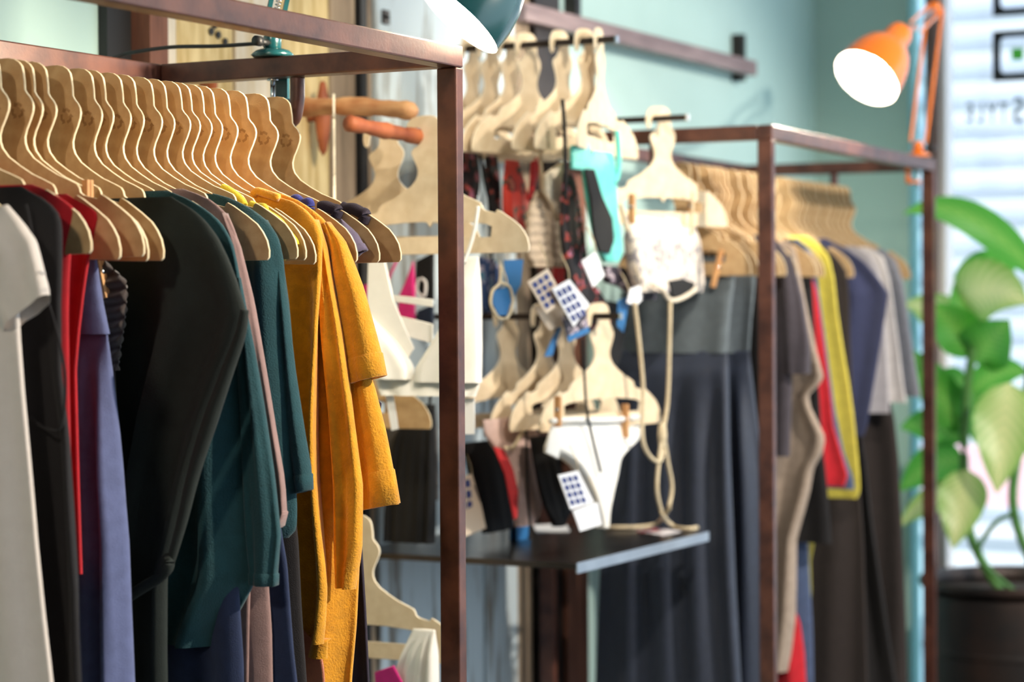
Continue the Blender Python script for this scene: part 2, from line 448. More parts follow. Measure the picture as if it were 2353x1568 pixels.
# ================================================================== THE SETTING
WY = 2.45      # back wall
WX = 6.75      # street-side end wall
def sbox(name, lo, hi, m, parent=None, bevel=0.0):
    return MB(((lo[0]+hi[0])/2, (lo[1]+hi[1])/2, lo[2])).box(lo, hi).build(name, m, parent, bevel=bevel)
structure(sbox('floor', (-2.5, -3.5, -0.05), (WX+0.1, WY+0.1, 0), floor_mat))
structure(sbox('ceiling', (-2.5, -3.5, 3.0), (WX+0.1, WY+0.1, 3.08), ceil_mat))
structure(sbox('wall_back', (-2.5, WY, 0), (WX+0.1, WY+0.1, 3.0), green_wall))
structure(sbox('wall_end', (WX, 2.131, 0), (WX+0.1, WY, 3.0), shaded_green_wall))
structure(sbox('wall_left', (-2.6, -3.5, 0), (-2.5, WY+0.1, 3.0), ceil_mat))  # unseen wall behind the camera, added to cut ambient light
structure(sbox('wall_front', (-2.5, -3.6, 0), (1.2, -3.5, 3.0), ceil_mat))  # unseen partial wall, added so daylight enters only further along this side
structure(sbox('trim_1', (WX-0.012, WY-0.012, 0), (WX, WY, 3.0), green_wall))

# shop window in the end wall
win = thing('window_1', None, None, (WX, 0.5, 0)); structure(win)
sbox('side_pane', (WX+0.004, 2.073, 0), (WX+0.010, 2.131, 3.0), frost, win)
sbox('frame_post', (WX-0.06, 2.028, 0), (WX+0.08, 2.060, 3.0), frame_brown, win)
sbox('frame_edge', (WX-0.02, 2.060, 0), (WX+0.08, 2.073, 3.0), frame_blue, win)
sbox('frame_edge', (WX-0.02, 2.008, 0.2), (WX+0.06, 2.028, 3.0), frame_white, win)
sbox('sill', (WX-0.04, -3.3, 0.0), (WX+0.1, 2.028, 0.2), frame_brown, win)
sbox('frame_head', (WX-0.02, -3.3, 2.85), (WX+0.08, 2.028, 3.0), frame_white, win)
sbox('pane', (WX+0.010, -3.3, 0.2), (WX+0.016, 2.010, 2.85), glass, win)

# vinyl stickers on the pane, seen from behind
DX = WX+0.006
def win_pt(x, y): p = onX(x, y, DX); return (-p.y, p.z)
def rounded(x0, y0, x1, y1, r, n=5):
    out = []
    for cx, cy, a0 in ((x1-r, y1-r, 0), (x0+r, y1-r, 90), (x0+r, y0+r, 180), (x1-r, y0+r, 270)):
        for k in range(n+1):
            a = math.radians(a0+90*k/n); out.append((cx+r*math.cos(a), cy+r*math.sin(a)))
    return out
def sticker(y0, y1, label, green):
    a = win_pt(2281, y1); b = win_pt(2281, y0)
    s = b[1]-a[1]; x0 = a[0]; zc = a[1]
    st = thing('window_sticker', label, 'sticker', (DX, -(x0+s/2), zc))
    def piece(nm, px0, py0, px1, py1, r, m, off, hole=None):
        polys = [rounded(px0, py0, px1, py1, r)]
        if hole: polys.append(hole)
        me = flat_mesh(nm, polys, 0.001, 0, 'YZ'); me.transform(Matrix.Translation((off, 0, 0)))
        return link(nm, me, m, st)
    h = s/2
    inn = rounded(-h+s*0.16, s*0.15, h-s*0.16, s*0.86, s*0.10)
    piece('black_surround', -h, 0, h, s, s*0.02, decal_black, 0, inn)
    if green: piece('green_block', -s*0.12, s*0.40, s*0.12, s*0.64, s*0.01, decal_green, -0.0014)
    return st
sticker(72, 188, 'black square window sticker with a white centre and green block', True)
sticker(-78, 38, 'black square window sticker at the very top of the glass', False)
tx = thing('window_lettering', 'dark grey vinyl lettering STYLE on the window, reading backwards from inside', 'lettering', (DX, -win_pt(2346, 285)[0], win_pt(2346, 285)[1]))
def letter(ch, xl, xr, yb, yt):
    cu = bpy.data.curves.new('letter', 'FONT'); cu.body = ch; cu.extrude = 0.0005; cu.fill_mode = 'BOTH'; cu.offset = 0.012
    o = bpy.data.objects.new('letter', cu); C.objects.link(o)
    me = bpy.data.meshes.new_from_object(o.evaluated_get(bpy.context.evaluated_depsgraph_get()))
    bpy.data.objects.remove(o); me.materials.clear()
    xs = [v.co.x for v in me.vertices]; ys = [v.co.y for v in me.vertices]
    sx = (max(xs)-min(xs)); sy = max(ys)-min(ys)
    a = win_pt(xl, yb); b = win_pt(xr, yt)
    for v in me.vertices:      # mirrored: the word faces the street
        u = 1-(v.co.x-min(xs))/sx; w = (v.co.y-min(ys))/sy
        X = v.co.z; y = -(a[0]+(b[0]-a[0])*u); z = a[1]+(b[1]-a[1])*w
        v.co = (X, y-tx.location.y, z-tx.location.z)
    link('letter', me, decal_text, tx)
for ch, xl, xr, yb, yt in (('E', 2221, 2234, 281, 236), ('L', 2247, 2259, 281, 236), ('Y', 2270, 2290, 281, 236), ('T', 2298, 2315, 280, 235), ('S', 2328, 2352, 284, 222)):
    letter(ch, xl, xr, yb, yt)

# street outside
structure(sbox('pavement', (WX+0.12, -9, -0.06), (14.2, 12, -0.02), ext_white))
fac = thing('street_facade', 'white building across the street with horizontal shutter bands', 'building', (12.0, 2.0, -0.02))
sbox('wall', (12.0, -6, -0.02), (12.4, 11, 7), ext_white, fac)
for i in range(30):
    z = 0.25+i*0.16
    sbox('shutter_slat', (11.955, -4, z), (12.0, 9.5, z+0.055), ext_band, fac)
bar = thing('street_bench', 'white and pink bench on the pavement outside the window', 'bench', (9.0, 2.3, -0.02))
sbox('seat', (8.8, 1.7, 0.40), (9.2, 3.3, 0.46), ext_white, bar); sbox('backrest', (9.16, 1.7, 0.55), (9.2, 3.3, 0.80), ext_red, bar)
sbox('leg', (8.85, 1.75, -0.02), (9.15, 1.82, 0.40), ext_white, bar); sbox('leg', (8.85, 3.18, -0.02), (9.15, 3.25, 0.40), ext_white, bar)
sbox('upright', (9.16, 1.9, 0.40), (9.2, 1.96, 0.55), ext_white, bar); sbox('upright', (9.16, 3.04, 0.40), (9.2, 3.1, 0.55), ext_white, bar)

# old doors leaning on the back wall
DYF = WY-0.002
def planks(name, label, x0, widths, mats, z0, z1, thick=0.035, gap=0.004, holes=()):
    t = thing(name, label, 'door panel', ((x0+sum(widths)/2), DYF, z0))
    x = x0
    for i, (w, m) in enumerate(zip(widths, mats)):
        d = thick*(1.0, 0.92, 1.06, 0.96, 1.02)[i % 5]
        sbox('plank', (x+gap/2, DYF-d, z0), (x+w-gap/2, DYF, z1), m, t, bevel=0.003)
        x += w
    return t
def wx(px, py=60): return onY(px, py, WY-0.035).x
xs = [wx(362), wx(405), wx(537), wx(640), wx(756), wx(815)]
yd = planks('reclaimed_door', 'honey coloured weathered plank door behind the front clothing rack', xs[0], [b-a for a, b in zip(xs, xs[1:])], [wood_w, wood_y, wood_w, wood_y, wood_grey], 0.0, 2.35)
for px, py in ((485, 72), (501, 80), (493, 57), (517, 96)):
    p = onY(px, py, WY-0.0365); MB(p).lathe(p, (0, -1, 0), [(0.0, 0.0025), (0.007, 0.0025), (0.007, 0.0)], 12).build('hole', black_mat, yd)
xs = [wx(862), wx(985), wx(1105), wx(1180), wx(1216)]
bd = planks('reclaimed_door', 'pale blue door with peeling paint behind the swimwear display', xs[0], [b-a for a, b in zip(xs, xs[1:])], [wood_b, wood_b, wood_b, wood_grey], 0.0, 2.38)
for k in range(2):
    p = onY(886+14*0, 30+k*12, WY-0.04); sbox('hinge', (p.x-0.012, WY-0.043, p.z-0.012), (p.x+0.012, WY-0.036, p.z+0.006), steel_dark, bd)
tag(sbox('timber_jamb', (wx(318), WY-0.06, 0), (wx(360), WY-0.001, 2.6), jamb), 'upright red-brown timber beside the honey plank door', 'timber')
tag(sbox('steel_strip', (wx(820), WY-0.045, 0), (wx(834), WY-0.001, 2.6), black_mat), 'thin black steel strip between the two old doors', 'metal strip')
tag(sbox('timber_strip', (wx(836), WY-0.03, 0), (wx(858), WY-0.001, 2.5), wood_grey), 'narrow grey timber strip between the two old doors', 'timber')
tag(sbox('recess_shadow_strip', (wx(262), WY-0.02, 0), (wx(317), WY-0.001, 2.6), black_mat), 'dark strip standing in for the recess shadow left of the red-brown timber', 'strip')  # black strip painted in for the shadow of the recess

# slotted upright that carries the display bars and the shelf
ux0, ux1 = wx(1234, 1400), wx(1290, 1400)
up = thing('slotted_upright', 'dark steel upright with punched holes below the display shelf', 'upright', ((ux0+ux1)/2, WY-0.001, 0))
sbox('channel', (ux0, WY-0.04, 0), (ux1, WY-0.001, 2.7), steel_dark, up)
for k in range(26):
    z = 0.5+k*0.055
    c = (ux0+ux1)/2
    MB((c, WY-0.04, z)).lathe((c, WY-0.04, z), (0, -1, 0), [(0, 0.0015), (0.008, 0.0015), (0.008, -0.001)], 10).build('slot', black_mat, up)
tag(sbox('timber_board', (ux1+0.005, WY-0.05, 0), (wx(1340, 1400), WY-0.001, 1.75), jamb), 'red-brown board on the wall right of the slotted upright', 'timber')

# long rail fixed to the wall high up
wr = thing('wall_rail', 'long weathered rail fixed to the green wall on dark brackets', 'rail', (5.4, WY, 2.1))
p0 = onY(1195, 28, WY-0.05); p1 = onY(1728, 146, WY-0.05)
sbox('rail', (p0.x, WY-0.066, p0.z-0.02), (p1.x, WY-0.034, p0.z+0.022), mat('weathered_rail', rgb(120, 102, 104), rgb(150, 130, 130), scale=12, rough=0.5, stretch=(0.5, 4, 4)), wr, bevel=0.002)
for px in (1318, 1699):
    q = onY(px, 60, WY-0.02); sbox('bracket', (q.x-0.014, WY-0.034, p0.z-0.035), (q.x+0.014, WY-0.001, p0.z+0.10), steel_dark, wr)

# ================================================================== CLOTHING RACKS
def rack(name, label, loc, rotz, length, depth, top=1.787, near_ext=0.0):
    t = thing(name, label, 'clothing rack', loc, rotz)
    R_ = Matrix.Translation(loc) @ Matrix.Rotation(rotz, 4, 'Z')
    def part(nm, lo, hi, m=rust, bevel=0.0025):
        mb = MB(); mb.box(lo, hi); o = mb.build(nm, m, None, bevel=bevel); o.parent = t; return o
    a, b, h = 0.022, 0.034, 0.032
    for x in (0, length-a):
        for y in (0, depth-b):
            part('post', (x, y, 0.0), (x+a, y+b, top-h-0.0005))
    for y in (0, depth-b):
        part('long_rail', (0, y, top-h), (length, y+b, top))
        part('foot_rail', (a+0.001, y, 0.06), (length-a-0.001, y+b, 0.06+h))
    for x in (0, length-b):
        part('end_rail', (x, b+0.0005, top-h), (x+b, depth-b-0.0005, top))
        part('foot_rail', (x, b+0.001, 0.06), (x+a, depth-b-0.001, 0.06+h))
    yc = depth/2; zr = 1.72-0.0335
    yr = yc+0.027
    m = MB(); m.tube([(0.02, yr, zr), (length-0.012, yr, zr)], 0.0105, 14); o = m.build('hanging_rod', rust, None, True); o.parent = t
    for x in (0.016, length-0.018):
        m = MB(); m.tube(spline([(x, yc, top-h-0.001), (x, yc, top-h-0.02), (x, yc+0.001, zr+0.03), (x, yc+0.008, zr+0.004), (x, yr, zr-0.002)], 5), 0.0115, 12)
        o = m.build('rod_drop', rust, None, True); o.parent = t
    return t
R1X0, R1X1 = 1.30, 2.944
R1Y, R1D = 1.617, 0.566
rack1 = rack('clothing_rack', 'front rusted steel clothing rack with its bare corner post in focus', (R1X0, R1Y, 0), 0, R1X1-R1X0, R1D)
ROD1 = R1Y+R1D/2
R2ROT = math.radians(2.0)
R2L, R2D = 1.355, 0.56
R2 = (4.56, 1.745, 0)
rack2 = rack('clothing_rack', 'rear rusted steel clothing rack with the orange lamp clamped to it', R2, R2ROT, R2L, R2D)
def r2(x, y, z=0):
    c, s = math.cos(R2ROT), math.sin(R2ROT)
    return Vector((R2[0]+x*c-y*s, R2[1]+x*s+y*c, z))

# ================================================================== HANGERS
HR = [(0, 0), (.010, .0018), (.0176, .006), (.0224, .0115), (.0244, .019), (.026, .030), (.0267, .0416), (.030, .0465), (.0355, .052), (.0393, .058), (.0405, .064), (.0395, .071), (.035, .0815), (.029, .093), (.0262, .102), (.0268, .110), (.030, .118), (.0401, .1292), (.058, .1405), (.0781, .1514), (.100, .160), (.110, .1645), (.1135, .169), (.1155, .1755), (.121, .179), (.143, .184), (.1455, .1795), (.1475, .1782), (.1568, .1828), (.178, .196), (.1951, .2083), (.204, .219), (.2107, .2305), (.2143, .2442), (.2140, .2535), (.2105, .2575)]
HOOKX = -0.025
HOOK = [(-.0405, .070), (-.039, .064), (-.034, .0595), (-.028, .057), (-.020, .051), (-.0155, .043), (-.0150, .033), (-.0175, .0265), (-.022, .0228), (-.027, .0215), (-.032, .0228), (-.0368, .0275), (-.0385, .036), (-.0400, .0455), (-.045, .050), (-.0505, .046), (-.053, .036), (-.0525, .024), (-.0485, .0125), (-.041, .0052), (-.030, .0016), (-.014, 0.0002)]
left = [(-h, v) for h, v in reversed(HR[13:])]
left = [p for p in left if p[1] > 0.069]
outline = [(h, -v) for h, v in HR]+[(h, -v) for h, v in left]+[(h, -v) for h, v in HOOK]
slot = []
for k in range(13):
    u = -1+2*k/12; slot.append((u*0.135, -(0.2085-0.011*(1-u*u)**0.5)))
slot += [(0.135, -0.228), (0.010, -0.228), (0.0, -0.220), (-0.010, -0.228), (-0.135, -0.228)]
slot = [(x, y) for x, y in slot]
# small tab hanging from the upper side of the slot
slot = [(-0.135, -0.2085), (-0.12, -0.2035), (-0.06, -0.1985), (-0.008, -0.1976), (0.0, -0.208), (0.008, -0.1976), (0.06, -0.1985), (0.12, -0.2035), (0.135, -0.2085), (0.133, -0.228), (-0.133, -0.228)]
def hanger_mesh(name, face, edge):
    me = flat_mesh(name, [outline, slot], 0.0042, 0.0006, 'YZ')
    me.materials.append(face); me.materials.append(edge); edge_slots(me, 0)
    return me
HM = hanger_mesh('hanger_board', card, card_edge)
HMc = hanger_mesh('hanger_board_lit', lit_card, lit_card_edge)
def emblem_mesh():
    polys = []
    for k in range(3):
        a = k*2*PI/3+PI/2
        def P(r, d, tw=0): return (r*math.cos(a+d), r*math.sin(a+d))
        arr = [P(.0052, -.95), P(.0080, -.78), P(.0084, -.1), P(.0076, .35), P(.0098, .42), P(.0068, .88), P(.0036, .30), P(.0052, .30), P(.0054, -.15)]
        polys.append([(x*1.3, y*1.3) for x, y in arr])
    me = flat_mesh('recycling_emblem', polys, 0.0006, 0, 'YZ')
    me.transform(Matrix.Translation((-0.0021, -0.0155, -0.068)))
    return me
EM = emblem_mesh()
def hanger(name, label, loc, rotz=0.0, group=None, pale=False, emblem=True, tilt=0.0):
    t = thing(name, label, 'hanger', loc, rotz, group)
    t.rotation_euler = (tilt, 0, rotz)
    link('board', HMc if pale else HM, None, t)
    if emblem: link('recycling_emblem', EM, card_mark, t)
    return t
ZT = 1.72
H1X = [2.03, 2.085, 2.14, 2.205, 2.251, 2.272, 2.298, 2.349, 2.394, 2.418, 2.456, 2.487, 2.522, 2.555, 2.587, 2.611, 2.641, 2.671, 2.709, 2.753, 2.81, 2.87]
rot1 = {2.205: 0.5, 2.272: -2.0, 2.349: 1.0, 2.641: 2.0}
narrow = {2.03: .93, 2.085: .93, 2.349: .93, 2.394: .92, 2.418: .93, 2.456: .93, 2.487: .89, 2.555: .93, 2.671: .92, 2.709: .93}
for i, X in enumerate(H1X):
    n = len(H1X)-1-i
    hg = hanger('cardboard_hanger', '%s brown fibreboard hanger on the front rack, counted from its corner post' % ORD[n], (X, ROD1, ZT), math.radians(rot1.get(X, random.uniform(-1.0, 1.0))), 'hangers on the front rack', tilt=math.radians({2.641: 1.2, 2.272: 1.5, 2.205: 1.2, 2.298: 1.2}.get(X, 0.0 if X in narrow else random.uniform(-0.6, 0.6))))
    if X in narrow: hg.scale = (1, narrow[X], 1); hg.rotation_euler = (0, 0, 0)

# ================================================================== CLOTHES ON THE FRONT RACK
c_white = cloth('white_cotton', 232, 222, 214, var=0.96)
c_char = cloth('charcoal_jersey', 26, 24, 27, sheen=0.02)
c_red = cloth('red_jersey', 186, 18, 34)
c_slate = cloth('slate_blue_jersey', 100, 110, 154)
c_brown = cloth('dark_brown_velvet', 56, 44, 42, sheen=0.6)
c_dgreen = cloth('bottle_green_viscose', 25, 35, 32, rough=0.85, sheen=0.02)
c_teal = cloth('teal_fleece', 24, 70, 78, sheen=0.15, bump=0.5, bscale=420)
c_mauve = cloth('mauve_fleece', 152, 122, 118, sheen=0.3)
c_navy = cloth('navy_fleece', 34, 48, 82, sheen=0.1)
c_plum = cloth('dark_plum_jersey', 48, 40, 56, sheen=0.04)
c_plumt = cloth('grey_purple_jersey', 104, 94, 118)
c_must = cloth('mustard_fleece', 228, 158, 24, sheen=0.35, bump=0.7, bscale=330, var=0.8)
c_lime = cloth('lime_yellow_rib', 222, 200, 52)
c_cobalt = cloth('cobalt_rib', 40, 48, 128)
c_salmon = cloth('salmon_satin', 206, 126, 96, rough=0.5)
c_crim = cloth('crimson_jersey', 150, 24, 62)
c_dark = cloth('black_brown_jersey', 34, 30, 32, sheen=0.02)
YC = ROD1
def garment(name, label, X):
    return thing(name, label, name.split('_')[-1], (X, YC, ZT-0.16))
def shoulder_z(g, px, X): return onX(px[0], px[1], X)

# white tee nearest the camera
g = garment('white_shirt', 'white short-sleeved shirt at the left end of the front rack', 2.03)
body('body', 'X', 2.03, [(-75, 415), (-40, 448), (0, 500), (26, 590), (40, 700), (42, 770), (50, 900), (62, 1050), (78, 1250), (95, 1420), (112, 1568), (124, 1700)], None, YC, c_white, g, 0.012, ((5, 0.010), (9, 0.003)), seed=1, fold_start=0.4)
sleeve('sleeve', 'X', 2.03, [(-25, 500), (15, 590), (45, 690), (62, 722)], [0.03, 0.045, 0.046, 0.040], c_white, g, 0.018, seed=2)
sleeve('sleeve', 'X', 2.03, [(-25, 500), (15, 590), (45, 690), (62, 722)], [0.03, 0.045, 0.046, 0.040], c_white, g, 0.018, mirror=YC, seed=2)
# charcoal cardigan
g = garment('charcoal_cardigan', 'long charcoal draped cardigan with a shawl front beside the white shirt', 2.085)
body('body', 'X', 2.085, [(44, 428), (60, 436), (100, 455), (134, 486), (141, 520), (143, 600), (143, 700), (150, 850), (172, 1000), (183, 1150), (199, 1350), (208, 1568), (212, 1700)], None, YC, c_char, g, 0.014, ((6, 0.011), (11, 0.004)), seed=3, edge_fold=0.006, fold_start=0.4)
P = px_path('X', 2.062, [(60, 470), (95, 640), (130, 760), (150, 870), (140, 980), (105, 985), (70, 960)], 7)
cord('shawl_edge', P, 0.0016, c_char, g, 8)
# red tops
g = garment('red_singlet', 'sleeveless red top just behind the charcoal cardigan', 2.14)
body('body', 'X', 2.14, [(64, 424), (84, 424), (122, 444), (172, 477), (171, 490), (166, 520), (158, 566), (152, 640), (150, 720), (152, 900), (156, 1100), (160, 1260)], None, YC, c_red, g, 0.009, ((5, 0.004), (9, 0.003)), seed=4)
g = garment('red_singlet', 'longer sleeveless red top whose hem strip hangs by the blue trousers', 2.205)
body('body', 'X', 2.205, [(148, 446), (175, 458), (204, 474), (228, 486), (226, 500), (216, 545), (205, 600), (195, 670), (184, 760), (176, 850), (178, 950), (181, 1100), (185, 1250), (187, 1320)], None, YC, c_red, g, 0.009, ((6, 0.005), (11, 0.003)), seed=5)
# slate blue trousers
g = garment('slate_blue_trousers', 'slate blue jersey trousers hanging below the bare hanger tips', 2.262)
body('legs', 'X', 2.262, [(246, 760), (250, 800), (258, 900), (266, 1000), (276, 1150), (284, 1250), (288, 1400), (293, 1568), (297, 1700)], None, YC-0.05, c_slate, g, 0.014, ((6, 0.012), (11, 0.004)), seed=6, edge_fold=0.006, fold_start=0.2)
body('waistband', 'X', 2.260, [(220, 575), (224, 620), (232, 690), (244, 752), (248, 768)], None, YC-0.05, c_slate, g, 0.0135, ((4, 0.003),), seed=6, rows=24)
# brown velvet top
g = garment('velvet_blouse', 'dark brown ruched velvet top beside the slate blue trousers', 2.298)
body('bodice', 'X', 2.298, [(240, 600), (256, 615), (290, 646), (289, 700), (284, 760), (277, 800), (272, 852)], None, YC-0.04, c_brown, g, 0.010, ((4, 0.003),), seed=7, ruche=0.0035, rows=90)
body('skirt', 'X', 2.300, [(264, 845), (266, 950), (270, 1100), (278, 1300), (285, 1568)], None, YC-0.04, c_brown, g, 0.009, ((5, 0.004),), seed=8)
# bottle green tie blouse
g = garment('green_blouse', 'very dark green blouse with wide shoulders and a tied waist', 2.349)
body('body', 'X', 2.349, [(392, 452), (405, 462), (432, 472), (470, 505), (500, 545), (526, 598), (546, 650), (560, 696), (566, 716), (552, 770), (518, 860), (476, 970), (440, 1090), (413, 1200), (390, 1295), (378, 1325), (377, 1400), (376, 1500), (378, 1700)], None, YC, c_dgreen, g, 0.013, ((7, 0.015), (13, 0.005)), seed=9, rows=80, fold_start=0.25, edge_fold=0.010)
P = px_path('X', 2.330, [(562, 712), (552, 770), (520, 860), (482, 970), (446, 1085), (418, 1200), (392, 1292)], 6)
cord('hanging_sleeve_edge', P, [0.010-0.0045*abs(2*i/(len(P)-1)-1) for i in range(len(P))], c_dgreen, g, 10)
P = px_path('X', 2.328, [(296, 1372), (330, 1350), (362, 1330), (385, 1308), (388, 1285), (378, 1292), (372, 1320)], 6)
cord('waist_tie', P, 0.0075, c_dgreen, g, 8)
# teal dress 1
g = garment('teal_dress', 'teal fleece dress with a slanted cape hem behind the green blouse', 2.418)
body('body', 'X', 2.418, [(376, 438), (392, 441), (424, 452), (470, 480), (503, 510), (523, 556), (530, 620), (537, 700), (546, 800), (550, 900), (552, 1000), (556, 1150), (563, 1290), (563, 1330), (545, 1372), (518, 1420), (494, 1472), (490, 1490)], None, YC, c_teal, g, 0.013, ((6, 0.015), (11, 0.005)), seed=10, rows=64, edge_fold=0.010)
body('skirt', 'X', 2.434, [(480, 1130), (530, 1170), (546, 1260), (553, 1400), (557, 1470), (560, 1520), (560, 1568), (560, 1700)], None, YC, c_navy, g, 0.010, ((5, 0.006),), seed=11, rows=24)
sleeve('sleeve', 'X', 2.437, [(545, 640), (565, 800), (582, 950), (596, 1100), (606, 1230), (606, 1345)], [0.006, 0.012, 0.016, 0.021, 0.024, 0.017], c_teal, g, 0.011, seed=5, cuff=0.016)
sleeve('sleeve', 'X', 2.437, [(545, 640), (565, 800), (582, 950), (596, 1100), (606, 1230), (606, 1345)], [0.006, 0.012, 0.016, 0.021, 0.024, 0.017], c_teal, g, 0.011, mirror=YC, seed=5, cuff=0.016)
# mauve
g = garment('mauve_dress', 'dusty mauve fleece dress between the two teal ones', 2.456)
body('body', 'X', 2.462, [(410, 434), (440, 437), (488, 460), (527, 498), (546, 548), (556, 610), (562, 680), (566, 760), (570, 900), (572, 1000), (572, 1150), (575, 1300), (572, 1400), (570, 1568), (570, 1700)], None, YC, c_mauve, g, 0.010, ((4, 0.005),), seed=12, rows=60)
sleeve('sleeve', 'X', 2.462, [(515, 490), (538, 560), (560, 690), (580, 840), (603, 1000), (622, 1110), (634, 1192), (630, 1212)], [0.002, 0.008, 0.013, 0.017, 0.020, 0.021, 0.016, 0.010], c_mauve, g, 0.011, seed=6, cuff=0.02)
sleeve('sleeve', 'X', 2.462, [(515, 490), (538, 560), (560, 690), (580, 840), (603, 1000), (622, 1110), (634, 1192), (630, 1212)], [0.002, 0.008, 0.013, 0.017, 0.020, 0.021, 0.016, 0.010], c_mauve, g, 0.011, mirror=YC, seed=6, cuff=0.02)
body('skirt', 'X', 2.474, [(560, 1150), (590, 1240), (612, 1330), (620, 1450), (622, 1568), (624, 1700)], None, YC-0.03, c_mauve, g, 0.009, ((5, 0.005),), seed=13, rows=24)
# navy dress behind
g = garment('navy_dress', 'navy fleece dress showing below the teal sleeves', 2.487)
body('body', 'X', 2.489, [(428, 440), (460, 448), (500, 476), (530, 510), (548, 560), (552, 640), (556, 700), (566, 900), (600, 1100), (640, 1200), (657, 1300), (664, 1400), (672, 1500), (680, 1568), (690, 1700)], None, YC, c_navy, g, 0.010, ((5, 0.006), (9, 0.003)), seed=14, rows=60)
# teal 2
g = garment('teal_sweater', 'teal fleece sweater with folded sleeves just left of the mustard one', 2.555)
body('body', 'X', 2.555, [(455, 441), (482, 436), (520, 450), (570, 475), (610, 505), (636, 545), (646, 600), (652, 700), (658, 800), (666, 900), (672, 1000), (678, 1100), (682, 1170), (681, 1222), (660, 1236)], None, YC, c_teal, g, 0.012, ((6, 0.008), (11, 0.004)), seed=15, rows=60, edge_fold=0.010)
for mir in (None, YC):
    sleeve('sleeve', 'X', 2.562, [(606, 506), (628, 560), (643, 700), (658, 860), (673, 1000), (686, 1090), (694, 1130)], [0.002, 0.010, 0.013, 0.014, 0.017, 0.018, 0.012], c_teal, g, 0.012, mirror=mir, seed=7, cuff=0.022)
g = garment('black_dress', 'blackish brown dress strip left of the mustard sweatshirt hem', 2.60)
body('body', 'X', 2.605, [(520, 520), (560, 600), (600, 700), (640, 900), (670, 1100), (684, 1250), (690, 1400), (700, 1568), (704, 1700)], None, YC, c_dark, g, 0.010, ((5, 0.005),), seed=16, rows=50)
# lime tanks
g = garment('lime_tank', 'lime yellow ribbed tank top on the hanger left of the mustard sweatshirt', 2.611)
for zz, pts in ((2.607, [(511, 432), (522, 436), (545, 452), (560, 470), (566, 500)]), (2.607, [(575, 470), (590, 476), (606, 477), (608, 492), (600, 520)])):
    P = px_path('X', zz, pts, 6); cord('strap', P, 0.006, c_lime, g, 10)
P = px_path('X', 2.606, [(608, 490), (640, 512), (662, 540), (676, 562), (664, 574), (648, 590)], 6); cord('armhole_band', P, 0.0075, c_lime, g, 10)
body('body', 'X', 2.611, [(560, 600), (590, 620), (612, 700), (620, 900), (622, 1080)], None, YC, c_lime, g, 0.008, ((4, 0.004),), seed=17, rows=30)
# mustard sweatshirts
g = garment('mustard_sweatshirt', 'mustard yellow fleece sweatshirt with a ribbed hem, the nearer of two', 2.671)
body('body', 'X', 2.671, [(584, 446), (593, 438), (612, 440), (652, 452), (700, 478), (730, 512), (742, 548), (744, 620), (744, 720), (746, 850), (748, 1000), (752, 1100), (762, 1200), (772, 1290), (776, 1350), (770, 1430), (764, 1475)], None, YC, c_must, g, 0.015, ((6, 0.014), (11, 0.005)), seed=18, rows=64, edge_fold=0.014, fold_start=0.35)
body('hem_band', 'X', 2.671, [(762, 1468), (761, 1490), (760, 1512)], None, YC, c_must, g, 0.0165, ((4, 0.010), (7, 0.004)), seed=18, rows=10, fold_start=0.001)
for mir in (None, YC):
    sleeve('sleeve', 'X', 2.690, [(722, 505), (736, 570), (760, 760), (785, 960), (800, 1120), (800, 1260), (795, 1352)], [0.002, 0.008, 0.018, 0.022, 0.025, 0.022, 0.014], c_must, g, 0.013, mirror=mir, seed=8, wrinkle=0.004)
P = px_path('X', 2.664, [(582, 448), (590, 440), (604, 443), (640, 455)], 5); cord('neckband', P, 0.006, c_must, g, 10)
g = garment('mustard_sweatshirt', 'mustard yellow sweatshirt with wide open sleeves, the farther of two', 2.709)
body('body', 'X', 2.712, [(612, 440), (640, 440), (690, 462), (738, 498), (768, 538), (782, 570), (788, 640), (792, 760), (800, 900), (806, 1000), (808, 1120), (806, 1300), (800, 1440), (790, 1568), (790, 1640)], None, YC, c_must, g, 0.013, ((6, 0.010), (11, 0.004)), seed=19, rows=64, edge_fold=0.012, fold_start=0.3)
for mir in (None, YC):
    sleeve('sleeve', 'X', 2.716, [(752, 512), (776, 560), (806, 670), (828, 780), (842, 850), (846, 872)], [0.003, 0.012, 0.019, 0.024, 0.027, 0.025], c_must, g, 0.017, mirror=mir, seed=9, cuff=0.034, wrinkle=0.0015)
    sleeve('sleeve', 'X', 2.730, [(800, 780), (826, 900), (846, 1000), (862, 1090), (872, 1165)], [0.016, 0.024, 0.027, 0.028, 0.030], c_must, g, 0.013, mirror=mir, seed=10, cuff=0.050, wrinkle=0.002)
# salmon hem
g = garment('salmon_slip', 'salmon satin slip peeping out below the mustard hem', 2.66)
body('body', 'X', 2.664, [(690, 1440), (735, 1490), (744, 1530), (747, 1568), (750, 1660)], None, YC-0.03, c_salmon, g, 0.006, ((3, 0.003),), seed=20, rows=20)
# small pieces on the last hangers
g = garment('cobalt_singlet', 'cobalt blue ribbed strap on the third hanger from the corner post', 2.753)
P = px_path('X', 2.749, [(675, 460), (682, 458), (695, 468), (710, 466), (712, 482)], 6); cord('strap', P, 0.0075, c_cobalt, g, 10)
body('body', 'X', 2.753, [(640, 640), (690, 680), (720, 760), (730, 900), (732, 1050)], None, YC, c_cobalt, g, 0.008, ((4, 0.004),), seed=21, rows=24)
g = garment('purple_tee', 'grey purple short-sleeved tee behind the mustard sweatshirts', 2.775)
body('body', 'X', 2.775, [(640, 448), (700, 470), (760, 510), (790, 560), (792, 640), (796, 760), (800, 900), (800, 1050)], None, YC, c_plumt, g, 0.008, ((4, 0.004),), seed=22, rows=40)
sleeve('sleeve', 'X', 2.775, [(770, 520), (796, 555), (813, 590)], [0.016, 0.020, 0.020], c_plumt, g, 0.012, seed=11, cuff=0.012)
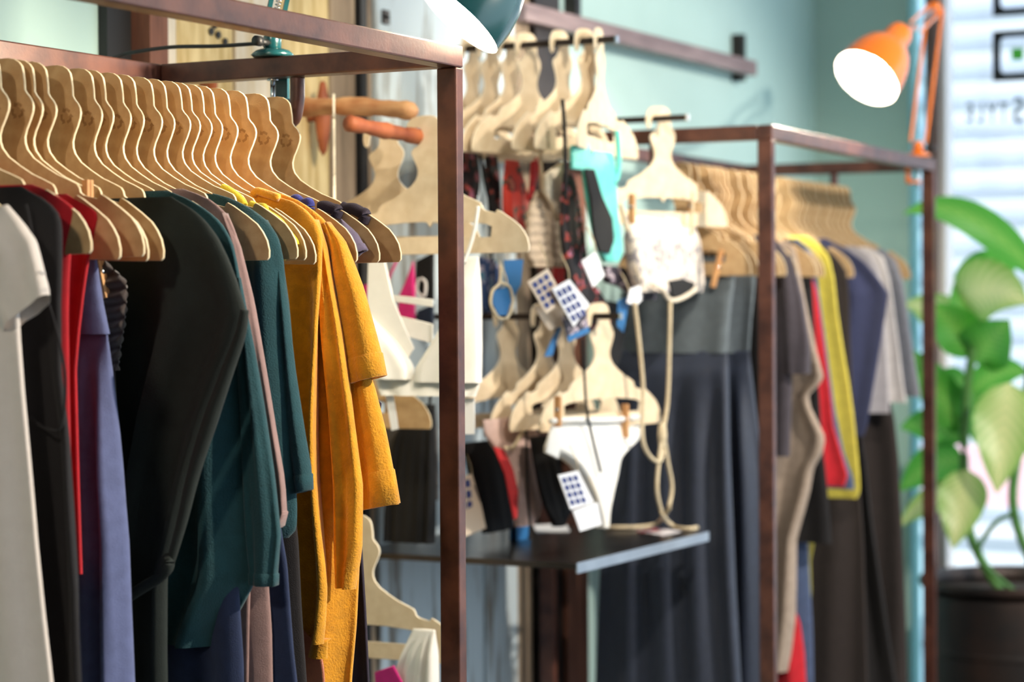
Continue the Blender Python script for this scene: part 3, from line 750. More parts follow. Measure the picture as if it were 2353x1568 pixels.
sleeve('sleeve', 'X', 2.775, [(770, 520), (796, 555), (813, 590)], [0.016, 0.020, 0.020], c_plumt, g, 0.012, mirror=YC, seed=11, cuff=0.012)
g = garment('crimson_singlet', 'crimson top edge between the mustard sleeve and the white bralette', 2.79)
body('body', 'X', 2.790, [(680, 560), (760, 590), (812, 620), (826, 660), (838, 706), (842, 760), (838, 900)], None, YC, c_crim, g, 0.006, ((4, 0.003),), seed=23, rows=30)
g = garment('plum_dress', 'long dark plum dress with stitched straps on the second hanger from the post', 2.81)
P = px_path('X', 2.806, [(735, 476), (748, 474), (764, 480), (776, 484), (772, 500)], 6); cord('strap', P, 0.0085, c_plum, g, 10)
body('body', 'X', 2.815, [(700, 600), (760, 640), (790, 700), (812, 860), (850, 905), (880, 928), (872, 950), (830, 990), (826, 1100), (832, 1250), (842, 1400), (850, 1568), (854, 1700)], None, YC, c_plum, g, 0.010, ((6, 0.005), (9, 0.003)), seed=24, rows=64)
g = garment('plum_singlet', 'dark plum strap folded over the hanger next to the corner post', 2.87)
P = px_path('X', 2.866, [(786, 476), (796, 480), (812, 480), (828, 488), (840, 494), (834, 512)], 6); cord('strap', P, 0.009, c_plum, g, 10)
body('body', 'X', 2.868, [(720, 640), (740, 700), (760, 800), (766, 1000), (770, 1200)], None, YC, c_plum, g, 0.008, ((4, 0.004),), seed=25, rows=24)

# clothespins on the hangers of the front rack
def clothespin(label, axis, val, x, y, lean=0.0, length=0.062, parent=None):
    p = (onX if axis == 'X' else onY)(x, y, val)
    t = thing('clothespin', label, 'clothespin', p)
    for s in (-1, 1):
        m = MB(); w = 0.0045; d0 = 0.0035*s
        if axis == 'X': m.box((d0-0.003, -w, -length/2), (d0+0.003, w, length/2))
        else: m.box((-w, d0-0.003, -length/2), (w, d0+0.003, length/2))
        o = m.build('prong', pin_wood, None, bevel=0.0008); o.parent = t; o.location = (0, 0, 0)
    m = MB(); ax = (0, 1, 0) if axis == 'X' else (1, 0, 0)
    m.lathe(Vector(ax)*-0.0055, ax, [(0.0, 0), (0.0042, 0), (0.0042, 0.011), (0, 0.011)], 10)
    o = m.build('spring', chrome, None, True); o.parent = t; o.location = (0, 0, 0.004)
    t.rotation_euler = ((lean, 0, 0) if axis == 'X' else (0, lean, 0))
    return t
clothespin('wooden clothespin standing up between the red tops and bare hangers', 'X', 2.262, 202, 470)
clothespin('wooden clothespin under the hangers gripping the brown velvet top', 'X', 2.292, 233, 632, lean=-0.25)

# ================================================================== CLAMP LAMPS
def desk_lamp(label, A, elbow, head, rim, n, R, m, power, rail_half, light_color, jaw_dir, sub=0.012):
    A, elbow, head, rim, n = Vector(A), Vector(elbow), Vector(head), Vector(rim), Vector(n).normalized()
    t = thing('clamp_lamp', label, 'lamp', A)
    def add(mb, nm, mm, smooth=True):
        o = mb.build(nm, mm, None, smooth); o.parent = t; o.location = (0, 0, 0); return o
    # clamp: pad on the rail, back, lower jaw and screw
    j = Vector(jaw_dir).normalized(); sd = Vector((-j.y, j.x, 0))
    m1 = MB(A); m1.lathe(A, (0, 0, 1), [(0, 0.0005), (0.030, 0.0005), (0.034, 0.004), (0.026, 0.011), (0.012, 0.015), (0, 0.016)], 20); add(m1, 'clamp_pad', m)
    m1 = MB(A)
    for z0, z1, x0, x1 in ((0.000, 0.010, 0.0, 0.030), (-0.070, 0.010, 0.024, 0.031), (-0.070, -0.062, -0.004, 0.030)):
        c = []
        for (a, b) in ((x0, -0.011), (x1, -0.011), (x1, 0.011), (x0, 0.011)): c.append(A+j*a+sd*b)
        vs = [v+Vector((0, 0, z0)) for v in c]+[v+Vector((0, 0, z1)) for v in c]
        m1.add(vs, [(3, 2, 1, 0), (4, 5, 6, 7), (0, 1, 5, 4), (1, 2, 6, 5), (2, 3, 7, 6), (3, 0, 4, 7)])
    add(m1, 'clamp_bracket', m, False)
    m1 = MB(A); m1.tube([A+Vector((0, 0, -0.034)), A+Vector((0, 0, -0.085))], 0.004, 10); m1.lathe(A+Vector((0, 0, -0.036)), (0, 0, 1), [(0, 0), (0.009, 0), (0.009, 0.003), (0, 0.003)], 12); add(m1, 'clamp_screw', chrome)
    m1 = MB(A); m1.lathe(A+Vector((0, 0, 0.012)), (0, 0, 1), [(0, 0), (0.014, 0), (0.014, 0.02), (0.010, 0.030), (0, 0.031)], 18); add(m1, 'swivel', m)
    m1 = MB(A); kn = A+Vector((0, 0, 0.022))-sd*0.0; m1.tube([kn-j*0.012, kn-j*0.034], 0.0045, 10); m1.lathe(kn-j*0.034, -j, [(0, 0), (0.008, 0), (0.008, 0.012), (0, 0.012)], 12); add(m1, 'knob', cable_mat)
    B = A+Vector((0, 0, 0.040))
    view = (B-CAM).normalized()
    def arm(P, Q, off, nm):
        d = (Q-P).normalized(); s = d.cross(view).normalized()
        for q in (-1, 1):
            m2 = MB(A); m2.tube([P+s*off*q, Q+s*off*q], 0.0048, 4); add(m2, nm, m, False)
        m3 = MB(A); pts = []
        L = (Q-P).length*0.45
        for k in range(150):
            a = k*2*PI/9; pts.append(P+d*(0.02+L*k/150)+(s*math.cos(a)+d.cross(s)*math.sin(a))*0.0045)
        m3.tube(pts, 0.0009, 4); add(m3, 'spring', chrome)
    arm(B, elbow, sub, 'lower_arm'); arm(elbow, head, sub*0.9, 'upper_arm')
    m1 = MB(A); m1.lathe(elbow-view*0.010, view, [(0, 0), (0.020, 0), (0.020, 0.020), (0, 0.020)], 16); add(m1, 'elbow_joint', m)
    # shade
    prof = [(R, 0), (R*1.0, R*0.12), (R*0.97, R*0.45), (R*0.88, R*0.85), (R*0.74, R*1.18), (R*0.55, R*1.42), (R*0.42, R*1.55), (R*0.40, R*1.95), (R*0.34, R*2.12), (0.0, R*2.15)]
    m1 = MB(A); m1.lathe(rim, -n, prof, 40); sh = add(m1, 'shade', m)
    m1 = MB(A); m1.lathe(rim, -n, [(R, 0.0), (R*0.975, R*0.06), (R*0.945, R*0.45), (R*0.86, R*0.82), (R*0.72, R*1.12), (R*0.5, R*1.35), (0, R*1.40)], 40); o = m1.build('shade_lining', shade_inner, None, True); o.parent = sh; o.location = (0, 0, 0)
    top = rim-n*R*2.0
    m1 = MB(A); m1.tube([head, top], 0.007, 10); add(m1, 'head_joint', m)
    b = rim-n*R*0.62
    m1 = MB(A); m1.lathe(b, n, [(0, -R*0.42), (R*0.20, -R*0.40), (R*0.22, -R*0.1), (R*0.36, R*0.12), (R*0.40, R*0.30), (R*0.30, R*0.50), (0, R*0.58)], 20); o = m1.build('bulb', bulb_mat, None, True); o.parent = sh; o.location = (0, 0, 0)
    l = light('lamp_light', 'SPOT', tuple(rim-n*R*0.02), tuple(rim+n), power, light_color, R*0.30, 165, 0.5)
    return t
def camdir(r, u, f): return _R*r+_U*u+_f*f
tealA = Vector((2.925, 1.945, 1.787))
trim_c = onX(1053, 43, 2.95)
desk_lamp('teal enamel clamp lamp fixed to the front rack end rail', tealA, onX(690, -230, 2.93), onX(1225, -150, 2.96), trim_c, camdir(-0.63, -0.75, -0.15), 0.076, teal_enamel, 30, 0.017, (1.0, 0.84, 0.6), (1, 0, 0))
oA = r2(1.24, 0.017, 1.787)
orim = onY(1991, 180, 1.74)
desk_lamp('lit orange clamp lamp on the rear rack by the window', oA, onY(2148, 20, 1.79), onY(2105, 62, 1.77), orim, camdir(-0.55, -0.70, -0.45), 0.084, orange_enamel, 22, 0.017, (1.0, 0.9, 0.72), (0, 1, 0), sub=0.020)
P = spline([tealA+Vector((0.0, 0.015, 0.02))]+[onY(x, y, yy) for x, y, yy in ((600, 100, 2.0), (500, 106, 2.08), (400, 108, 2.16), (320, 118, 2.22), (270, 130, 2.26), (180, 170, 2.30))], 8)
tag(cord('lamp_cable', P, 0.0032, cable_mat), 'thin black lamp cable trailing left from the teal lamp', 'cable')

# ================================================================== WOODEN BRANCH HOOKS
def branch(name, label, pts, r, m, group=None):
    P = spline(pts, 8)
    rr = [r*(1+0.10*math.sin(i*0.9)+0.06*math.sin(i*2.3)) for i in range(len(P))]
    rr[-1] *= 0.45; rr[-2] *= 0.85; rr[0] *= 0.6
    mb = MB(P[0]); mb.tube(P, rr, 14); o = mb.build(name, m, None, True)
    return tag(o, label, 'branch', group)
bx = 3.50
b1a = onX(690, 247, bx); b1b = onX(958, 256, bx)
branch('wooden_branch', 'thick smooth wooden branch sticking out from the honey door', [(bx, WY-0.04, b1a.z+0.004), (bx, b1a.y, b1a.z), (bx, (b1a.y+b1b.y)/2, b1a.z-0.004), (bx, b1b.y, b1b.z)], 0.0165, branch_mat)
BZ = 1.706
branch('wooden_branch', 'reddish lower branch that carries the big hanger', [(3.28, 2.03, BZ+0.008), (3.38, 2.022, BZ+0.002), (3.5, 2.018, BZ-0.002), (3.64, 2.02, BZ-0.006)], 0.0135, branch_red)
def peg(label, px, py, Y, prof, dz):
    p = onY(px, py, Y); t = thing('spindle_peg', label, 'peg', p)
    o = MB(p).lathe(p+Vector((0, 0, -dz)), (0, 0, 1), prof, 14).build('spindle', branch_red, None, True); o.parent = t; o.location = (0, 0, 0)
    o = MB(p).tube([p, (p.x, WY-0.03, p.z)], 0.006, 10).build('dowel', branch_red, None, True); o.parent = t; o.location = (0, 0, 0)
peg('red-brown spindle shaped wooden peg hanging behind the branch', 742, 272, 2.38, [(0, 0), (0.008, 0.012), (0.014, 0.05), (0.016, 0.075), (0.013, 0.11), (0.006, 0.145), (0, 0.15)], 0.075)
peg('small red-brown peg tip showing above the hangers', 488, 190, 2.39, [(0, 0), (0.009, 0.005), (0.010, 0.03), (0.004, 0.05), (0, 0.052)], 0.02)

def free_hanger(label, X, Y, Z, rot=0, s=1.0, pale=True, group=None):
    h = hanger('cardboard_hanger', label, (X, Y, Z), math.radians(rot), group, pale, emblem=False)
    h.scale = (1, s, s*1.04 if s < 1 else 1)
    return h
free_hanger('large brightly lit hanger on the red branch carrying the white bralette', 3.50, 1.992, 1.741, 0, 0.93)
q = onX(888, 320, 3.585)
free_hanger('brightly lit hanger half hidden behind the large one on the red branch', 3.585, q.y, 1.741, 4, 0.90)
e1 = onY(767, 232, 2.17)
free_hanger('brightly lit hanger seen edge-on hooked over the smooth branch', e1.x, e1.y, e1.z+0.012, 122, 0.92)
e1 = onX(873, 1262, 3.45)
free_hanger('brightly lit hanger low down below the white bralette', 3.45, e1.y+0.0405, e1.z+0.060, 0)
for k, (dx, py) in enumerate(((0.0, 930), (0.05, 955))):
    q = onX(925+py*0, 985, 3.72+dx)
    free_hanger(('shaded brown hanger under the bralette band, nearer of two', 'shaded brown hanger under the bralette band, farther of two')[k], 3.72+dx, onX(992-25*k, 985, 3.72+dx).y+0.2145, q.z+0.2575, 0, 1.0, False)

# ================================================================== DISPLAY BARS AND SHELF
def display_bar(label, X, px, py):
    e = onX(px, py, X)
    t = thing('display_bar', label, 'bar', (X, WY-0.04, e.z))
    sbox('bar', (X-0.006, e.y, e.z-0.0065), (X+0.006, WY-0.036, e.z+0.0065), steel_dark, t)
    sbox('end_cap', (X-0.0065, e.y-0.004, e.z-0.007), (X+0.0065, e.y-0.0002, e.z+0.007), chrome, t)
    return e
B1X, B2X = 4.15, 4.45
e1 = display_bar('upper dark display bar with a row of brightly lit swimwear hangers', B1X, 1415, 90)
e2 = display_bar('short dark display bar carrying the lace bandeau hanger', B2X, 1578, 270)
e3 = display_bar('lower dark display bar with the white briefs hanger', B1X, 1425, 727)
def bar_hanger(label, X, e, px, rot, group, s=1.0):
    y = onX(px, 0.5*(CY)+0, X).y
    y = onX(px, 90 if e is e1 else (270 if e is e2 else 727), X).y
    a = math.radians(rot)
    off = Vector((math.sin(a)*0.027*s, -math.cos(a)*0.027*s, 0))
    free_hanger(label, X+off.x, y+off.y, e.z+0.0065+0.0215, rot, s, True, group)
    return y
Y1 = []
for k, (px, rot) in enumerate(((1372, 103), (1335, 86), (1278, 88), (1200, 84), (1158, 90), (1112, 86), (1072, 92))):
    Y1.append(bar_hanger('%s brightly lit hanger from the free end of the upper display bar' % ORD[k], B1X, e1, px, rot, 'hangers on the upper display bar'))
Y2 = bar_hanger('brightly lit hanger holding up the lace bandeau', B2X, e2, 1503, 72, 'hangers on the short display bar')
Y3 = []
for k, (px, rot) in enumerate(((1365, 80), (1285, 84), (1235, 86), (1150, 84))):
    Y3.append(bar_hanger('%s brightly lit hanger from the free end of the lower display bar' % ORD[k], B1X, e3, px, rot, 'hangers on the lower display bar'))
SZ = 0.90
sh = thing('display_shelf', 'dark steel shelf below the swimwear with a lit front lip', 'shelf', (4.21, WY, SZ))
SX0, SX1, SY0 = 3.885, 4.545, 1.893
sbox('plate', (SX0, SY0, SZ-0.004), (SX1, WY-0.042, SZ), steel_shelf, sh)
sbox('front_lip', (SX0, SY0-0.003, SZ-0.020), (SX1, SY0-0.0002, SZ+0.0005), mat('lit_steel_lip', rgb(150, 160, 172), rgb(170, 180, 190), scale=9, rough=0.35, metal=0.6), sh)  # lip lighter and bluer than the plate, window light put into its colour
sbox('side_lip', (SX0-0.002, SY0, SZ-0.012), (SX0-0.0002, WY-0.042, SZ), steel_shelf, sh)

# ---- swimwear fabrics
def print_cloth(name, base, cols, scale):
    m = bpy.data.materials.new(name); m.use_nodes = True
    nt = m.node_tree; b = nt.nodes['Principled BSDF']; b.inputs['Roughness'].default_value = 0.7
    tc = nt.nodes.new('ShaderNodeTexCoord'); v = nt.nodes.new('ShaderNodeTexVoronoi'); v.inputs['Scale'].default_value = scale
    n = nt.nodes.new('ShaderNodeTexNoise'); n.inputs['Scale'].default_value = scale*0.6
    r = nt.nodes.new('ShaderNodeValToRGB'); r.color_ramp.interpolation = 'CONSTANT'
    r.color_ramp.elements[0].color = base; r.color_ramp.elements[1].color = cols[0]; r.color_ramp.elements[1].position = 0.55
    for i, c in enumerate(cols[1:]):
        e = r.color_ramp.elements.new(0.62+0.07*i); e.color = c
    nt.links.new(tc.outputs['Object'], n.inputs[0]); nt.links.new(tc.outputs['Object'], v.inputs[0])
    nt.links.new(n.outputs['Fac'], r.inputs[0]); nt.links.new(r.outputs[0], b.inputs['Base Color'])
    return m
p_black = print_cloth('black_floral_print', rgb(24, 20, 24), [rgb(150, 60, 50), rgb(190, 120, 150), rgb(40, 70, 50)], 70)
p_red = print_cloth('red_floral_print', rgb(206, 58, 44), [rgb(40, 60, 48), rgb(220, 120, 96)], 45)
p_lace = print_cloth('white_lace_print', rgb(224, 212, 198), [rgb(150, 144, 148), rgb(190, 180, 176)], 75)
p_grey = print_cloth('grey_rose_print', rgb(60, 54, 66), [rgb(196, 180, 186), rgb(120, 110, 130)], 60)
s_turq = cloth('turquoise_swim', 104, 214, 200, rough=0.5)
s_black = cloth('black_swim', 12, 12, 14, rough=0.85, sheen=0.0)
s_beige = cloth('beige_rib', 196, 176, 152, bscale=120, bump=0.8)
s_cream = cloth('cream_swim', 236, 222, 198)
s_white = cloth('white_swim', 240, 238, 232, var=0.97)
s_blush = cloth('blush_swim', 214, 182, 170)
s_red = cloth('red_lining', 200, 30, 36)
s_pink = cloth('hot_pink_swim', 232, 42, 132)
k_dg = cloth('shade_grey_satin', 74, 72, 72, rough=0.5)
s_brown = cloth('dark_brown_swim', 52, 42, 38, sheen=0.02)

def swim(name, label, cat, Y, X=B1X, z=1.70, axis='Y'):
    return thing(name, label, cat, (X, Y, z))
g = swim('bikini', 'turquoise bikini with a black inner panel on the front hanger', 'bikini', Y1[0]-0.012)
yy = Y1[0]-0.012
body('panel', 'Y', yy, [(1408, 352), (1412, 395), (1414, 494), (1424, 560), (1422, 590), (1411, 602)], [(1362, 352), (1338, 391), (1346, 455), (1366, 548), (1380, 588), (1392, 602)], None, s_turq, g, 0.010, ((2, 0.003),), rows=30, n=32, seed=31)
slab('black_lining', 'Y', yy-0.012, [(1344, 389), (1364, 389), (1382, 451), (1405, 502), (1409, 554), (1399, 583), (1376, 579), (1364, 546), (1356, 455)], 0.006, s_black, g)
slab('tie', 'Y', yy-0.01, [(1314, 334), (1352, 330), (1360, 380), (1336, 391), (1312, 388)], 0.008, s_turq, g)
cord('strap', px_path('Y', yy-0.008, [(1418, 300), (1422, 360), (1420, 400), (1412, 420)]), 0.006, s_turq, g)
cord('strap', px_path('Y', yy-0.008, [(1292, 228), (1297, 290), (1299, 380), (1300, 460)]), 0.004, black_string, g)
g = swim('bikini', 'black bikini with a dotted floral print on the second hanger', 'bikini', Y1[1])
body('panel', 'Y', Y1[1], [(1318, 400), (1330, 470), (1344, 560), (1352, 650), (1345, 700)], [(1294, 400), (1292, 470), (1292, 540), (1302, 610), (1322, 700)], None, p_black, g, 0.009, ((3, 0.003),), rows=24, n=28, seed=32)
g = swim('swimsuit', 'beige ribbed swimsuit folded over the third hanger', 'swimsuit', Y1[2])
body('panel', 'Y', Y1[2], [(1262, 440), (1280, 480), (1296, 540), (1302, 590), (1290, 615)], [(1232, 440), (1216, 480), (1211, 540), (1212, 590), (1225, 615)], None, s_beige, g, 0.014, ((3, 0.003),), rows=60, n=28, seed=33, ruche=0.002)
cord('strap', px_path('Y', Y1[2]-0.01, [(1245, 300), (1242, 360), (1246, 440)]), 0.004, s_beige, g)
g = swim('bikini', 'cream bikini top between the ribbed suit and the turquoise one', 'bikini', Y1[1]+0.03)
slab('cup', 'Y', Y1[1]+0.03, [(1252, 400), (1290, 372), (1300, 390), (1296, 450), (1280, 510), (1268, 470), (1250, 440)], 0.012, s_cream, g, 0.004)
g = swim('bikini', 'dark brown bikini cups below the third hanger', 'bikini', Y1[2]+0.02)
slab('cup', 'Y', Y1[2]+0.02, [(1240, 374), (1292, 370), (1288, 388), (1266, 406), (1252, 400)], 0.012, s_brown, g, 0.004)
g = swim('swimsuit', 'red floral swimsuit with dark green leaves on the fourth hanger', 'swimsuit', Y1[3])
body('panel', 'Y', Y1[3], [(1190, 370), (1206, 430), (1218, 480), (1214, 520), (1200, 540)], [(1162, 370), (1158, 430), (1158, 480), (1164, 510), (1185, 540)], None, p_red, g, 0.010, ((2, 0.003),), rows=24, n=28, seed=34)
slab('red_edge', 'Y', Y1[3]-0.01, [(1222, 372), (1235, 364), (1232, 410), (1222, 450), (1214, 462), (1218, 420)], 0.006, s_red, g)
g = swim('bikini', 'black flowered bikini straps on the fifth hanger', 'bikini', Y1[4])
body('panel', 'Y', Y1[4], [(1142, 360), (1148, 430), (1150, 500), (1146, 545)], [(1118, 360), (1124, 430), (1130, 500), (1140, 545)], None, p_black, g, 0.008, ((2, 0.002),), rows=20, n=24, seed=35)
cord('strap', px_path('Y', Y1[4]-0.008, [(1104, 355), (1116, 420), (1134, 500)]), 0.004, s_black, g)
g = swim('bikini', 'black flowered bikini cup right beside the corner post', 'bikini', Y1[5])
body('panel', 'Y', Y1[5], [(1098, 352), (1100, 400), (1098, 440), (1088, 468)], [(1050, 352), (1050, 400), (1056, 440), (1074, 468)], None, p_black, g, 0.009, ((2, 0.002),), rows=20, n=24, seed=36)
g = swim('bikini', 'grey and rose printed bikini bunched right of the turquoise one', 'bikini', Y1[0]+0.03)
slab('cup', 'Y', Y1[0]+0.03, [(1385, 610), (1430, 615), (1440, 640), (1500, 665), (1505, 690), (1470, 690), (1425, 660), (1395, 650)], 0.02, p_grey, g, 0.006)
g = swim('bikini', 'black bikini with red flowers hanging under the tags', 'bikini', Y1[1]+0.02)
body('panel', 'Y', Y1[1]+0.02, [(1330, 590), (1350, 640), (1390, 700), (1395, 760)], [(1305, 590), (1300, 640), (1330, 700), (1350, 760)], None, p_black, g, 0.012, ((3, 0.004),), rows=24, n=28, seed=37)
g = swim('bikini', 'red swim bottom behind the printed price tags', 'bikini', Y1[3]+0.01)
slab('panel', 'Y', Y1[3]+0.01, [(1275, 610), (1310, 605), (1308, 680), (1290, 690), (1272, 640)], 0.008, s_red, g)
cord('strap', px_path('Y', Y1[3]+0.01, [(1290, 612), (1270, 500), (1240, 400), (1220, 300)]), 0.003, s_red, g)
g = swim('bikini', 'dark blue patterned bikini beside the blue tags', 'bikini', Y1[5]+0.01)
slab('panel', 'Y', Y1[5]+0.01, [(1103, 590), (1140, 600), (1150, 640), (1142, 700), (1120, 730), (1104, 700)], 0.010, print_cloth('blue_print', rgb(34, 64, 110), [rgb(180, 170, 190), rgb(40, 110, 140)], 60), g)
cord('strap', px_path('Y', Y1[5]+0.01, [(1130, 600), (1126, 500), (1118, 400), (1112, 300)]), 0.003, s_black, g)
g = swim('bikini', 'black bikini strings bunched above the lower bar end', 'bikini', Y3[0]+0.06)
slab('panel', 'Y', Y3[0]+0.06, [(1385, 690), (1440, 700), (1436, 760), (1420, 830), (1400, 870), (1390, 800)], 0.012, s_black, g)

# ---- tags
TAGN = [0]
def hang_tag(label, Y, quad, grid=None, blank=paper, group=None, strip=None, loop=0.05):
    q = [onY(x, y, Y) for x, y in quad]
    c = sum(q, Vector())/len(q)
    t = thing('price_tag', label, 'tag', c, 0, group)
    slab('card', 'Y', Y, quad, 0.0016, blank, t, 0.0)
    if grid:
        a, b, d = Vector(quad[0]), Vector(quad[1]), Vector(quad[-1])
        nu, nv = grid; u = (b-a); v = (d-a)
        for i in range(nu):
            for j in range(nv):
                p = a+u*((i+0.5)/nu*0.84+0.08)+v*((j+0.5)/nv*0.84+0.08); s = u*0.30/nu; w = v*0.30/nv
                slab('printed_square', 'Y', Y-0.0013, [tuple(p-s-w), tuple(p+s-w), tuple(p+s+w), tuple(p-s+w)], 0.0006, tag_print, t, 0.0)
    if loop: cord('loop', spline([q[1], q[1]+Vector((-0.006, 0.0, 0.02)), q[1]+Vector((0.004, 0.02, loop))], 6), 0.0014, string_mat, t, 6)
    if strip: slab('blue_strip', 'Y', Y-0.0013, strip, 0.0006, tag_blue, t, 0.0)
    return t
YT = Y1[0]-0.035
hang_tag('beige card tag with navy squares, left of the two upper grid tags', YT, [(1212, 648), (1258, 617), (1298, 690), (1254, 722)], (3, 4), paper_cream)
hang_tag('white card tag with navy squares overlapping the beige one', YT-0.012, [(1268, 664), (1308, 642), (1354, 700), (1318, 752)], (3, 4))
hang_tag('plain white folded tag below the turquoise bikini', YT-0.012, [(1336, 600), (1368, 579), (1389, 633), (1362, 661)])
hang_tag('patterned card tag with a blue lower edge above the briefs', YT+0.01, [(1290, 728), (1346, 724), (1355, 763), (1306, 787)], None, p_grey, None, [(1303, 774), (1352, 751), (1355, 763), (1306, 787)])
hang_tag('large blue tag near the corner post', YT+0.06, [(1158, 598), (1202, 596), (1196, 655), (1176, 690), (1162, 652)], None, tag_blue)
t = hang_tag('rounded blue tag framed by a cream loop', YT+0.05, [(1134, 668), (1166, 660), (1174, 693), (1164, 725), (1145, 725), (1132, 697)], None, tag_blue)
P = px_path('Y', YT+0.047, [(1150, 610), (1148, 650), (1132, 668), (1128, 700), (1145, 730), (1166, 730), (1178, 695), (1170, 660), (1150, 650)], 6)
o = cord('loop', P, 0.003, string_mat, t); o.location = (0, 0, 0)
hang_tag('deep blue tag seen edge-on above the lower hangers', YT+0.04, [(1275, 765), (1286, 750), (1290, 755), (1268, 818), (1250, 820)], None, tag_blue)
hang_tag('bright blue tag right of the lower display bar', YT+0.02, [(1420, 690), (1446, 682), (1440, 720), (1432, 765), (1418, 750)], None, tag_blue)
hang_tag('small white cloth tag on the bandeau string', YT+0.0, [(1448, 664), (1472, 656), (1474, 690), (1462, 702), (1440, 696)])
YB = Y3[0]-0.045
hang_tag('white card tag with blue squares hanging from the white briefs', YB, [(1282, 1092), (1328, 1082), (1364, 1155), (1310, 1172)], (3, 4))
hang_tag('blank pinkish tag at the tip of the white briefs', YB-0.004, [(1316, 1174), (1372, 1155), (1382, 1206), (1332, 1222)])
tg = hang_tag('beige card tag with dark squares and a blank lower card beside the post', Y3[3]-0.014, [(1046, 1098), (1084, 1090), (1106, 1165), (1054, 1186)], (2, 3), paper_cream)
slab('blank_card', 'Y', Y3[3]-0.0156, [(1054, 1180), (1104, 1155), (1116, 1214), (1062, 1236)], 0.0016, paper_cream, tg, 0.0)
hang_tag('beige blank tag under the left upper grid tag', YT+0.03, [(1225, 705), (1290, 700), (1300, 745), (1262, 760)], None, paper_cream)

# ---- lace bandeau on the short bar
g = swim('bandeau', 'white lace print bandeau top hung by two clothespins', 'top', Y2-0.02, B2X, 1.62)
yb = Y2-0.02
body('tube', 'Y', yb, [(1592, 506), (1597, 560), (1604, 620), (1606, 652), (1600, 672)], [(1436, 504), (1442, 560), (1450, 620), (1455, 645), (1460, 662)], None, p_lace, g, 0.030, ((3, 0.004),), rows=30, n=44, seed=38, fold_start=0.03)
slab('dark_lining', 'Y', yb-0.034, [(1536, 646), (1568, 640), (1598, 651), (1588, 670), (1546, 686)], 0.004, s_black, g)
cord('binding', px_path('Y', yb-0.036, [(1500, 655), (1520, 664), (1540, 690), (1570, 684), (1600, 664)]), 0.005, s_cream, g)
cord('shoulder_string', px_path('Y', yb-0.034, [(1425, 470), (1434, 500), (1440, 530)]), 0.004, string_mat, g)
cord('shoulder_string', px_path('Y', yb-0.034, [(1592, 440), (1592, 490), (1588, 540)]), 0.004, string_mat, g)
clothespin('clothespin at the right corner of the lace bandeau', 'Y', yb-0.012, 1588, 478)
clothespin('clothespin at the left corner of the lace bandeau', 'Y', yb-0.012, 1452, 480)
YS = yb-0.036
tag(cord('string_tie', px_path('Y', YS, [(1458, 695), (1466, 760), (1474, 840), (1478, 900), (1476, 1000), (1490, 1045), (1515, 1062), (1526, 1030)]), 0.0045, string_mat), 'cream string hanging from the left of the bandeau', 'string')
kp = onY(1522, 1000, YS)
P = px_path('Y', YS, [(1540, 690), (1538, 800), (1534, 920), (1524, 990), (1514, 1060), (1510, 1130), (1522, 1185)], 6)
P += [onZ(x, y, SZ+0.006) for x, y in ((1545, 1208), (1575, 1216), (1602, 1213))]
tag(cord('string_tie', spline(P, 2), 0.0045, string_mat), 'cream string from the bandeau down to the shelf corner', 'string')
P = px_path('Y', YS-0.004, [(1524, 990), (1534, 1060), (1544, 1120), (1536, 1170)], 6)+[onZ(x, y, SZ+0.006) for x, y in ((1510, 1204), (1460, 1212), (1390, 1212))]
tag(cord('string_tie', spline(P, 2), 0.0045, string_mat), 'cream string looping back along the shelf towards the briefs', 'string')
o = MB(kp).lathe(kp+Vector((0, 0, -0.03)), (0, 0, 1), [(0, 0), (0.008, 0.006), (0.010, 0.03), (0.008, 0.05), (0, 0.058)], 12).build('string_knot', string_mat, None, True)
tag(o, 'knot where the two cream strings are tied together', 'knot')

# ---- briefs on the lower bar
g = swim('white_briefs', 'white tanga briefs pegged to the front hanger of the lower bar', 'briefs', Y3[0]-0.015, B1X, 1.2)
yw = Y3[0]-0.015
body('panel', 'Y', yw, [(1470, 955), (1474, 980), (1472, 1008), (1448, 1026), (1422, 1050), (1412, 1090), (1400, 1130), (1390, 1170), (1386, 1212)], [(1270, 962), (1262, 1000), (1256, 1036), (1290, 1050), (1318, 1070), (1342, 1105), (1362, 1150), (1372, 1190), (1376, 1212)], None, s_white, g, 0.012, ((5, 0.005),), rows=40, n=40, seed=39, fold_start=0.06)
cord('waistband', px_path('Y', yw-0.012, [(1266, 968), (1320, 965), (1400, 966), (1470, 958)]), 0.006, s_white, g)
slab('side_tie', 'Y', yw-0.014, [(1266, 985), (1290, 1000), (1280, 1055), (1252, 1040)], 0.008, s_white, g)
clothespin('clothespin at the right of the white briefs', 'Y', yw-0.016, 1437, 968, length=0.07)
clothespin('clothespin at the left of the white briefs', 'Y', yw-0.016, 1282, 946, length=0.06)
tag(cord('string_tie', px_path('Y', yw-0.022, [(1338, 780), (1342, 850), (1348, 940), (1362, 1010), (1380, 1085)]), 0.003, black_string), 'black string falling across the white briefs', 'string')
g = swim('blush_briefs', 'blush coloured briefs with a red lining on the lower bar', 'briefs', Y3[2], B1X, 1.2)
body('panel', 'Y', Y3[2], [(1218, 955), (1236, 1000), (1238, 1060), (1242, 1130), (1236, 1180), (1220, 1205)], [(1108, 955), (1114, 1000), (1140, 1035), (1168, 1090), (1180, 1150), (1190, 1205)], None, s_blush, g, 0.010, ((3, 0.004),), rows=30, n=32, seed=40)
slab('red_lining', 'Y', Y3[2]-0.016, [(1134, 1026), (1158, 1034), (1178, 1078), (1190, 1130), (1188, 1190), (1180, 1196), (1172, 1150), (1160, 1090)], 0.004, s_red, g)
g = swim('black_briefs', 'black briefs hanging beside the corner post over the shelf', 'briefs', Y3[3], B1X, 1.2)
